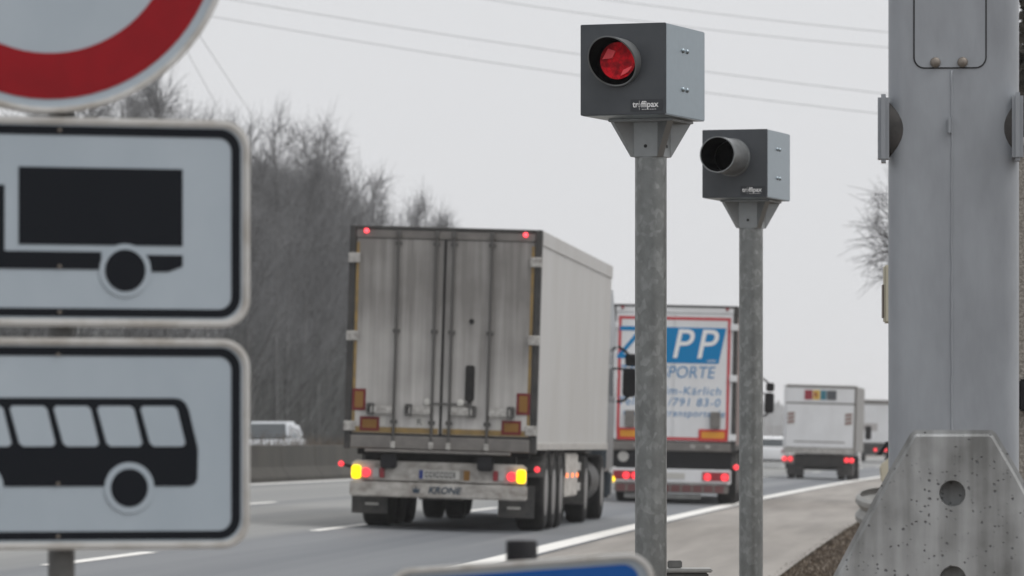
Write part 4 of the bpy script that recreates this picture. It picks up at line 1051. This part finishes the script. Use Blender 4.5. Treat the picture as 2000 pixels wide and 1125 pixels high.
# ------------------------------------------------------------------ the two speed cameras
def camera_post(label, uc, vtop, k, yaw, lens, post_u):
    Y = F / k
    W, H, D = 0.392, 0.397, 0.56
    ang = -R(yaw)                                   # right edge of the front nearer
    c = at(uc, vtop, Y)
    zb = -0.14
    # centre of the box from its front right corner
    lx, ly = W / 2, -D / 2
    ox = lx * math.cos(ang) - ly * math.sin(ang); oy = lx * math.sin(ang) + ly * math.cos(ang)
    root = thing('speed_camera', label, 'speed camera', (c.x - ox, c.y - oy, zb), (0, 0, ang), 'roadside speed cameras')
    zt = c.z - zb; z0 = zt - H
    hs = MB().box(-W / 2 + 0.0015, W / 2 - 0.0015, -D / 2 + 0.012, D / 2, z0, zt).build('housing', M['box_side'], root, bevel=0.004)
    fp = MB().box(-W / 2, W / 2, -D / 2, -D / 2 + 0.011, z0 + 0.001, zt + 0.001).build('front_panel', M['box_dark'], root, bevel=0.003)
    for z in (0.105, 0.275):
        for y in (-0.035, 0.025):
            MB().lathe([(0.011, 0), (0.010, 0.005), (0.006, 0.008), (0.001, 0.009)], (W / 2 - 0.001, y, zt - z), (1, 0, 0), 12).build('rivet', M['box_side'], hs, smooth=60)
            MB().lathe([(0.011, 0), (0.010, 0.005), (0.006, 0.008), (0.001, 0.009)], (-W / 2 + 0.001, y, zt - z), (-1, 0, 0), 12).build('rivet', M['box_side'], hs, smooth=60)
    # name plate
    lb = MB().box(W / 2 - 0.160, W / 2 - 0.012, -D / 2 - 0.0025, -D / 2 - 0.0005, z0 + 0.014, z0 + 0.066).build('name_plate', M['plate_dark'], fp)
    yt = -D / 2 - 0.0035
    text('tr', 0.037, M['white_print'], lb, (W / 2 - 0.137, yt, z0 + 0.0435), bold=0.0006, sx=0.95, depth=0.0003)
    text('ffipax', 0.037, M['white_print'], lb, (W / 2 - 0.072, yt, z0 + 0.0435), bold=0.0007, sx=0.98, depth=0.0003)
    ax = W / 2 - 0.119
    MB().ring(circ(ax, z0 + 0.0405, 0.0072, 20), circ(ax, z0 + 0.0405, 0.0058, 20), yt - 0.0003, yt + 0.0003).box(ax - 0.0006, ax + 0.0006, yt - 0.0012, yt - 0.0005, z0 + 0.020, z0 + 0.060).build('crosshair_mark', M['white_print'], lb)
    sm = MB(); x = W / 2 - 0.108
    for w in (0.012, 0.010, 0.014, 0.009, 0.013, 0.010):
        sm.box(x, x + w * 0.8, yt - 0.0003, yt + 0.0003, z0 + 0.0215, z0 + 0.0235); x += w
    sm.build('small_print', M['white_print'], lb)['kind'] = 'stuff'
    # hood
    hx, hz = (-0.020 if lens else -0.018), zt - 0.162 - (0.006 if lens else 0.0)
    Ro, Ri = 0.105, 0.099
    n = 48
    def reach(a):
        if lens: return 0.105 + 0.055 * math.sin(a) - 0.035 * max(0, math.cos(a - R(-35)))
        return 0.330
    rin = []; rout = []
    yb = -D / 2
    rings = [[], [], [], []]
    for i in range(n):
        a = 2 * math.pi * i / n; cc, ss = math.cos(a), math.sin(a); l = reach(a)
        rings[0].append((hx + Ro * cc, yb - 0.0005, hz + Ro * ss)); rings[1].append((hx + Ro * cc, yb - l, hz + Ro * ss))
        rings[2].append((hx + Ri * cc, yb - l, hz + Ri * ss)); rings[3].append((hx + Ri * cc, yb - 0.004, hz + Ri * ss))
    hd = MB().loft(rings[:3], False, False).build('hood', M['hood'] if lens else M['tube'], root, smooth=35)
    MB().loft([[(hx + (Ri - .0005) * math.cos(2 * math.pi * i / n), yb - reach(2 * math.pi * i / n) + .002, hz + (Ri - .0005) * math.sin(2 * math.pi * i / n)) for i in range(n)], [(hx + (Ri - .0005) * math.cos(2 * math.pi * i / n), yb - 0.003, hz + (Ri - .0005) * math.sin(2 * math.pi * i / n)) for i in range(n)]], False, True).build('hood_lining', M['tube_in'], hd, smooth=35)
    if not lens:
        MB().lathe([(0.112, 0), (0.112, 0.006), (0.106, 0.010)], (hx, yb - 0.0005, hz), (0, -1, 0), 48).build('hood_collar', M['hood'], hd, smooth=35)
        MB().lathe([(0.094, 0.0), (0.094, 0.004), (0.06, 0.012), (0.001, 0.015)], (hx, yb - 0.02, hz), (0, -1, 0), 32).build('lens', M['tube_in'], root, smooth=True)
    else:
        # red filter: a shallow dish with prism facets, sky glints painted in as paler red
        lx, lz = hx + 0.014, hz + 0.004; Rl = 0.081; m = 32
        rg = []
        for r, h in ((Rl, 0.050), (Rl * 0.8, 0.044), (Rl * 0.45, 0.040), (0.004, 0.039)):
            rg.append([(lx + r * math.cos(2 * math.pi * i / m), yb - h, lz + r * math.sin(2 * math.pi * i / m)) for i in range(m)])
        MB().loft(rg, False, True).build('red_lens', M['red_glass'], root, smooth=True)
        def facet(pts, tilt):
            # pts on the lens; tilt leans the upper side back
            MB().add([(lx + x, yb - 0.055 + (z - pts[0][1]) * tilt, lz + z) for x, z in pts] + [(lx + x, yb - 0.046 + (z - pts[0][1]) * tilt, lz + z) for x, z in pts],
                     [tuple(range(len(pts)))] + [tuple(reversed(range(len(pts), 2 * len(pts))))] + [(i, (i + 1) % len(pts), len(pts) + (i + 1) % len(pts), len(pts) + i) for i in range(len(pts))]).build('lens_facet', M['red_facet'], root)
        facet([(-0.070, 0.008), (-0.024, 0.012), (-0.012, 0.042), (-0.046, 0.054)], 0.15)
        facet([(0.014, -0.066), (0.046, -0.050), (0.066, -0.022), (0.024, -0.040)], 0.25)
    # flared bracket: square socket with four corner fins
    bt = z0 - 0.001; bh = 0.163; py0 = 0.105
    def section(h, c):   # h: half width of the panels, c: how far the corners reach out
        pts = []; e = 0.011
        for sx, sy in ((1, -1), (1, 1), (-1, 1), (-1, -1)):
            P_ = (sx * c, sy * c)
            a = [(sx * h, sy * h * 0.74), (sx * (c), sy * (c - 2 * e)), (sx * (c - 2 * e), sy * c), (sx * h * 0.74, sy * h)]
            if sx * sy < 0: a = a[::-1]
            pts += a
        return pts
    r0 = section(0.0745, 0.0765); r1 = section(0.0745, 0.146)
    lo = [(x, y + py0, bt - bh) for x, y in r0]; hi = [(x, y + py0, bt - 0.012) for x, y in r1]
    MB().loft([lo, hi]).build('bracket', M['alu'], root, bevel=0.003)
    MB().poly([(-0.15, bt - 0.012), (0.15, bt - 0.012), (0.15, bt), (-0.15, bt)], -0.15 + py0, 0.15 + py0).build('bracket_flange', M['alu'], root, bevel=0.003)
    for (px, py, d) in ((0.0, -0.0743 + py0, (0, -1, 0)), (0.0743, py0, (1, 0, 0))):
        MB().lathe([(0.008, 0.0), (0.008, 0.0015), (0.001, 0.002)], (px, py, bt - bh + 0.046), d, 12).build('bolt_hole', M['groove'], root)
    MB().cyl((0, py0, 0), (0, py0, bt - bh + 0.01), 0.0705, n=48).build('post', M['zinc'], root, smooth=40)
    MB().lathe([(0.0712, 0.0), (0.0712, 0.004)], (0, py0, bt - bh - 0.004), (0, 0, 1), 40).build('post_collar', M['alu'], root, smooth=40)
    return root
camera_post('near speed camera box with red lens on tall galvanised post', 1300, 44, 450.0, 20.0, True, 1272)
camera_post('farther speed camera box with black lens tube on galvanised post', 1498.5, 252, 335.0, 17.0, False, 1467)

# ------------------------------------------------------------------ grey steel column
def steel_column():
    Y = 18.6; k = F / Y
    u0, u1 = 1735, 1990
    c = at((u0 + u1) / 2, HV, Y); w = (u1 - u0) / k / 2
    root = thing('steel_column', 'grey painted steel column with bolted hatch and two side lugs', 'column', (c.x + w * math.sin(R(4.9)), Y + w * math.cos(R(4.9)), -0.14), (0, 0, -R(4.9)))
    S = lambda u: (u - (u0 + u1) / 2) / k
    Z = lambda v: ZC + (HV - v) / k + 0.14
    sec = rrect(-w, w, -w, w, 0.055, 8)
    MB().loft([[(x, y, 0) for x, y in sec], [(x, y, 5.2) for x, y in sec]]).build('shaft', M['column'], root, smooth=40)
    yf = -w
    # hatch with its dark gap
    hz0, hz1 = Z(133), Z(133) + 0.50
    h = MB().poly(rrect(S(1787), S(1924), hz0 + 0.003, hz1, 0.035, 7), yf - 0.004, yf - 0.001).build('hatch', M['column'], root)
    MB().ring(rrect(S(1784), S(1927), hz0 - 0.002, hz1 + 0.004, 0.04, 7), rrect(S(1787), S(1924), hz0 + 0.003, hz1 - 0.001, 0.035, 7), yf - 0.0022, yf - 0.0008).build('hatch_gap', M['groove'], root)
    for u in (1827, 1880):
        for v in (122,):
            MB().lathe([(0.019, 0), (0.019, 0.006), (0.014, 0.012), (0.001, 0.014)], (S(u), yf - 0.004, Z(v)), (0, -1, 0), 14).build('bolt', M['bolt'], h, smooth=50)
        MB().lathe([(0.019, 0), (0.019, 0.006), (0.014, 0.012), (0.001, 0.014)], (S(u), yf - 0.004, hz1 - 0.02), (0, -1, 0), 14).build('bolt', M['bolt'], h, smooth=50)
    # weld seam and small hook on it
    rnd = random.Random(2); ps = []
    z = 0.3
    while z < Z(137):
        ps.append((S(1859) + rnd.gauss(0, 0.0006), yf - 0.0005, z)); z += 0.03
    MB().tube(ps, [0.0035 + rnd.random() * 0.0015 for _ in ps], 6).build('weld_seam', M['column'], root, smooth=True)
    MB().box(S(1851), S(1858), yf - 0.03, yf, Z(262), Z(228)).build('hook', M['column'], root, bevel=0.004)
    # lugs at both sides: a dark half-oval bulge beside a thick end plate
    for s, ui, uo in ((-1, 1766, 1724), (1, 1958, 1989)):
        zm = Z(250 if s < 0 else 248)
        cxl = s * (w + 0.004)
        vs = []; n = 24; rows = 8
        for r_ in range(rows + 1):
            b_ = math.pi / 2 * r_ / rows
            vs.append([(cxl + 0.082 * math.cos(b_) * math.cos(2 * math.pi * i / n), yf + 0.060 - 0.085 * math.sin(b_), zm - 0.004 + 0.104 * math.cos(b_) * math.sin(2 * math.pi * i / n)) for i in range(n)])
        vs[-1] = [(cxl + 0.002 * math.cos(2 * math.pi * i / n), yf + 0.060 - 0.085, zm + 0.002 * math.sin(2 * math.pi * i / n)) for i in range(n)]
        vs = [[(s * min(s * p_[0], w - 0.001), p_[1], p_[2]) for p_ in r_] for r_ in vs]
        MB().loft(vs).build('lug_bulge', M['column_dark'], root, smooth=True)
        pl = MB().poly([(-0.020, -0.125), (0.020, -0.125), (0.020, 0.118), (-0.020, 0.118)], -0.055, 0.055)
        o = pl.build('lug_plate', M['column'], root, bevel=0.012, seg=2)
        o.location = (S(uo) - s * 0.004, yf - 0.03, zm)
    return root
steel_column()
# cream box showing past the column's left edge
c = at(1745, 572, 20.2)
t_ = thing('cable_box', 'narrow cream cable box peeping out left of the grey column', 'box', (c.x, c.y, c.z - 0.118))
MB().box(-0.038, 0.06, -0.04, 0.04, 0.0, 0.225).build('case', M['cream'], t_, bevel=0.006)
MB().box(-0.044, -0.0385, -0.03, 0.03, 0.02, 0.15).build('lid', M['bolt'], t_, bevel=0.002, seg=1)
MB().box(0.0, 0.10, -0.01, 0.01, 0.05, 0.09).build('fixing_strap', M['bolt'], t_)

# ------------------------------------------------------------------ concrete barrier end
def barrier_end():
    Y = 16.0; k = F / Y
    uc = 1862
    c = at(uc, HV, Y)
    root = thing('concrete_barrier', 'pitted pale concrete barrier end with round holes in front of the grey column', 'barrier', (c.x, Y, -0.14), (0, 0, -R(5.2)))
    S = lambda u: (u - uc) / k
    Z = lambda v: ZC + (HV - v) / k + 0.14
    half = [(S(uc + 76), Z(840)), (S(uc + 84), Z(847)), (S(uc + 130), Z(926)), (S(uc + 232), Z(1120)), (S(uc + 262), Z(1180)), (S(uc + 275), Z(1300)), (S(uc + 290), 0.0)]
    out = [(-x, z) for x, z in reversed(half)] + half
    out = [(-x, z) for x, z in half[::-1]] + half
    # front skin with round recesses, body behind
    mb = MB()
    n = len(out)
    D = 1.7
    me = bpy.data.meshes.new('barrier_body')
    bm = bmesh.new()
    holes = [(S(1860), Z(964), 0.041), (S(1861), Z(1131), 0.041)]
    fv = [bm.verts.new((x, 0, z)) for x, z in out]
    edges = [bm.edges.new((fv[i], fv[(i + 1) % n])) for i in range(n)]
    hv = []
    for hx, hz, hr in holes:
        q = [bm.verts.new((hx + hr * math.cos(2 * math.pi * i / 28), 0, hz + hr * math.sin(2 * math.pi * i / 28))) for i in range(28)]
        edges += [bm.edges.new((q[i], q[(i + 1) % 28])) for i in range(28)]
        hv.append((q, hx, hz, hr))
    bmesh.ops.triangle_fill(bm, use_beauty=True, use_dissolve=False, edges=edges)
    bv = [bm.verts.new((x, D, z)) for x, z in out]
    for i in range(n):
        bm.faces.new((fv[i], fv[(i + 1) % n], bv[(i + 1) % n], bv[i]))
    bm.faces.new(bv)
    for q, hx, hz, hr in hv:
        r2 = [bm.verts.new((hx + hr * .9 * math.cos(2 * math.pi * i / 28), 0.055, hz + hr * .9 * math.sin(2 * math.pi * i / 28))) for i in range(28)]
        for i in range(28):
            bm.faces.new((q[i], q[(i + 1) % 28], r2[(i + 1) % 28], r2[i]))
        bm.faces.new(r2)
    bmesh.ops.recalc_face_normals(bm, faces=bm.faces)
    es = [e for e in bm.edges if len(e.link_faces) == 2 and e.calc_face_angle(0) > R(60) and all(v.co.y < 0.001 for v in e.verts) and not any((v.co.x - hx) ** 2 + (v.co.z - hz) ** 2 < (hr * 1.1) ** 2 for v in e.verts for hx, hz, hr in holes)]
    bmesh.ops.bevel(bm, geom=es, offset=0.020, segments=3, affect='EDGES')
    bm.to_mesh(me); bm.free()
    me.materials.append(M['concrete'])
    o = bpy.data.objects.new('barrier_body', me); link(o, root)
    return root
barrier_end()

# ------------------------------------------------------------------ pebbledash wall and evergreen at the right border
c = at(1984, HV, 24.5)
w = thing('pebbledash_wall', 'pebbledash concrete wall at the right border behind the grey column', 'wall', (c.x, 24.5, -0.14))
zt = at(0, 290, 24.5).z + 0.14
MB().poly([(0, 0), (2.6, 0), (2.6, zt + 0.12), (0.05, zt + 0.02), (0, zt)], 0.0, 0.25).build('wall_panel', M['pebble'], w, bevel=0.01)
MB().poly([(-0.01, zt), (0.05, zt + 0.021), (2.6, zt + 0.121), (2.6, zt + 0.17), (-0.01, zt + 0.05)], -0.02, 0.27).build('coping', M['dirty_white'], w)
zb = at(0, 772, 24.5).z + 0.14
MB().box(0.012, 0.10, -0.06, -0.001, zb - 0.075, zb + 0.075).build('bracket', M['black'], w, bevel=0.008)
def evergreen():
    Y = 46.0; c = at(2080, HV, Y)
    root = thing('evergreen_tree', 'dark evergreen tree in the top right corner', 'tree', (c.x, Y, -0.14))
    MB().tube([(0, 0, 0), (0.05, 0, 2), (0, 0.05, 5.5)], [0.14, 0.1, 0.03], 8).build('trunk', M['bark'], root, smooth=True)
    rnd = random.Random(8); mb = MB()
    for i in range(9000):
        z = rnd.uniform(1.6, 6.6); r = 0.46 * (1.15 - abs(z - 3.8) / 5) * math.sqrt(rnd.random()); a = rnd.uniform(0, 6.28)
        p = Vector((r * math.cos(a), r * math.sin(a), z)); s = rnd.uniform(0.05, 0.10)
        d1 = Vector((rnd.gauss(0, 1), rnd.gauss(0, 1), rnd.gauss(0, 1))).normalized() * s; d2 = perp(d1.normalized(), rnd) * s * 0.5
        mb.add([p - d1, p + d2, p + d1, p - d2], [(0, 1, 2, 3)])
    mb.build('crown', M['evergreen'], root)
evergreen()

# ------------------------------------------------------------------ guard rail end loop, marker post, small housing
def rail_loop():
    Y = 57.0; k = F / Y
    c = at(1742, 955, Y)
    root = thing('guard_rail_end', 'curled galvanised guard rail end loop beside the concrete barrier', 'guard rail', (c.x, Y, -0.13))
    ztop = at(0, 952, Y).z + 0.13
    prof = [(0.0, 0.0), (0.035, -0.03), (0.04, -0.08), (0.0, -0.13), (-0.012, -0.155), (0.0, -0.18), (0.04, -0.23), (0.035, -0.28), (0.0, -0.31)]
    rings = []
    for i in range(25):
        a = R(0 + 360 * i / 24 * 0.72 + 10)
        # open loop, round towards the road
        cx, cy_ = math.cos(a + R(40)), math.sin(a + R(40))
        rings.append([((0.36 + d) * cx, 0.9 * (0.36 + d) * cy_, ztop + h) for d, h in prof] + [((0.352 + d) * cx, 0.9 * (0.352 + d) * cy_, ztop + h) for d, h in prof[::-1]])
    lo = MB().loft([[(x, y, z - ztop) for x, y, z in r] for r in rings]).build('rail_loop', M['galv_light'], root, smooth=40)
    lo.location = (0, 0, ztop - 0.08); lo.rotation_euler = (R(15), 0, 0)
    MB().box(-0.05, 0.05, 0.1, 0.2, 0.0, ztop - 0.05).build('rail_post', M['post_dark'], root)
    # straight run away from the viewer
    rings = []
    for q in range(12):
        yy = 0.3 + q * 3.9
        rings.append([(xe(Y + yy) - xe(Y) + 0.36 + d * -1 + 0.0, yy, ztop + h) for d, h in prof] + [(xe(Y + yy) - xe(Y) + 0.368 - d, yy, ztop + h) for d, h in prof[::-1]])
    MB().loft(rings).build('rail_beam', M['galv_light'], root, smooth=40)
    for q in range(11):
        yy = 2.0 + q * 4
        x = xe(Y + yy) - xe(Y) + 0.46
        MB().box(x - 0.05, x + 0.05, yy - 0.03, yy + 0.03, 0, ztop - 0.03).build('rail_post', M['post_dark'], root)
    MB().lathe([(0.06, 0), (0.05, 0.10), (0.001, 0.11)], (0.02, -0.12, ztop - 0.22), (0, 0, 1), 12).build('rail_stone', M['rim'], root) if False else None
rail_loop()
Y = 54.0; k = F / Y
c = at(1734, 920, Y)
mp_ = thing('marker_post', 'cream roadside marker post just left of the concrete barrier', 'marker post', (c.x, Y, -0.13))
zz = lambda v: at(0, v, Y).z + 0.13
MB().poly([(-0.07, zz(940)), (0.06, zz(952)), (0.06, zz(888)), (-0.06, zz(905)), (-0.085, zz(912))], -0.05, 0.05).build('post_body', M['cream'], mp_, bevel=0.01)
MB().poly([(-0.03, 0), (0.06, 0), (0.06, zz(953)), (-0.03, zz(945))], -0.035, 0.035).build('post_foot', M['black'], mp_)
MB().poly([(-0.12, zz(889)), (-0.07, zz(889)), (0.02, zz(864)), (-0.02, zz(862))], -0.03, 0.03).build('reflector_arm', M['black'], mp_, bevel=0.004, seg=1)
MB().box(0.0, 0.05, -0.02, 0.02, zz(892), zz(862)).build('reflector_stem', M['black'], mp_)

Y = 27.0
c = at(1345, 1112, Y); k = F / Y
h = thing('metal_housing', 'low dark metal housing with flat lid at the foot of the camera posts', 'housing', (c.x, Y, -0.14))
zl = c.z + 0.14
MB().box(-0.14, 0.10, -0.10, 0.12, 0, zl - 0.016).build('case', M['post_dark'], h, bevel=0.008)
MB().box(-0.17, 0.12, -0.13, 0.15, zl - 0.014, zl + 0.006).build('lid', M['galv_light'], h, bevel=0.006)
MB().box(-0.11, -0.035, -0.03, 0.03, zl + 0.0065, zl + 0.046).build('lid_stub', M['post_dark'], h, bevel=0.005)

# ------------------------------------------------------------------ hazy winter air
hz = MB().box(-2300, 2300, -30, 3100, -2.5, 34.0).build('haze', None)
hz['kind'] = 'stuff'; hz['label'] = 'thin pale winter haze over the whole motorway'; hz['category'] = 'haze'
hm = bpy.data.materials.new('haze_air'); hm.use_nodes = True
nt = hm.node_tree
for n in list(nt.nodes):
    if n.type == 'BSDF_PRINCIPLED': nt.nodes.remove(n)
pv = nt.nodes.new('ShaderNodeVolumePrincipled')
pv.inputs['Color'].default_value = (0.97, 0.98, 1.0, 1)
pv.inputs['Density'].default_value = 0.00026
nt.links.new(pv.outputs[0], nt.nodes['Material Output'].inputs['Volume'])
hz.data.materials.append(hm)
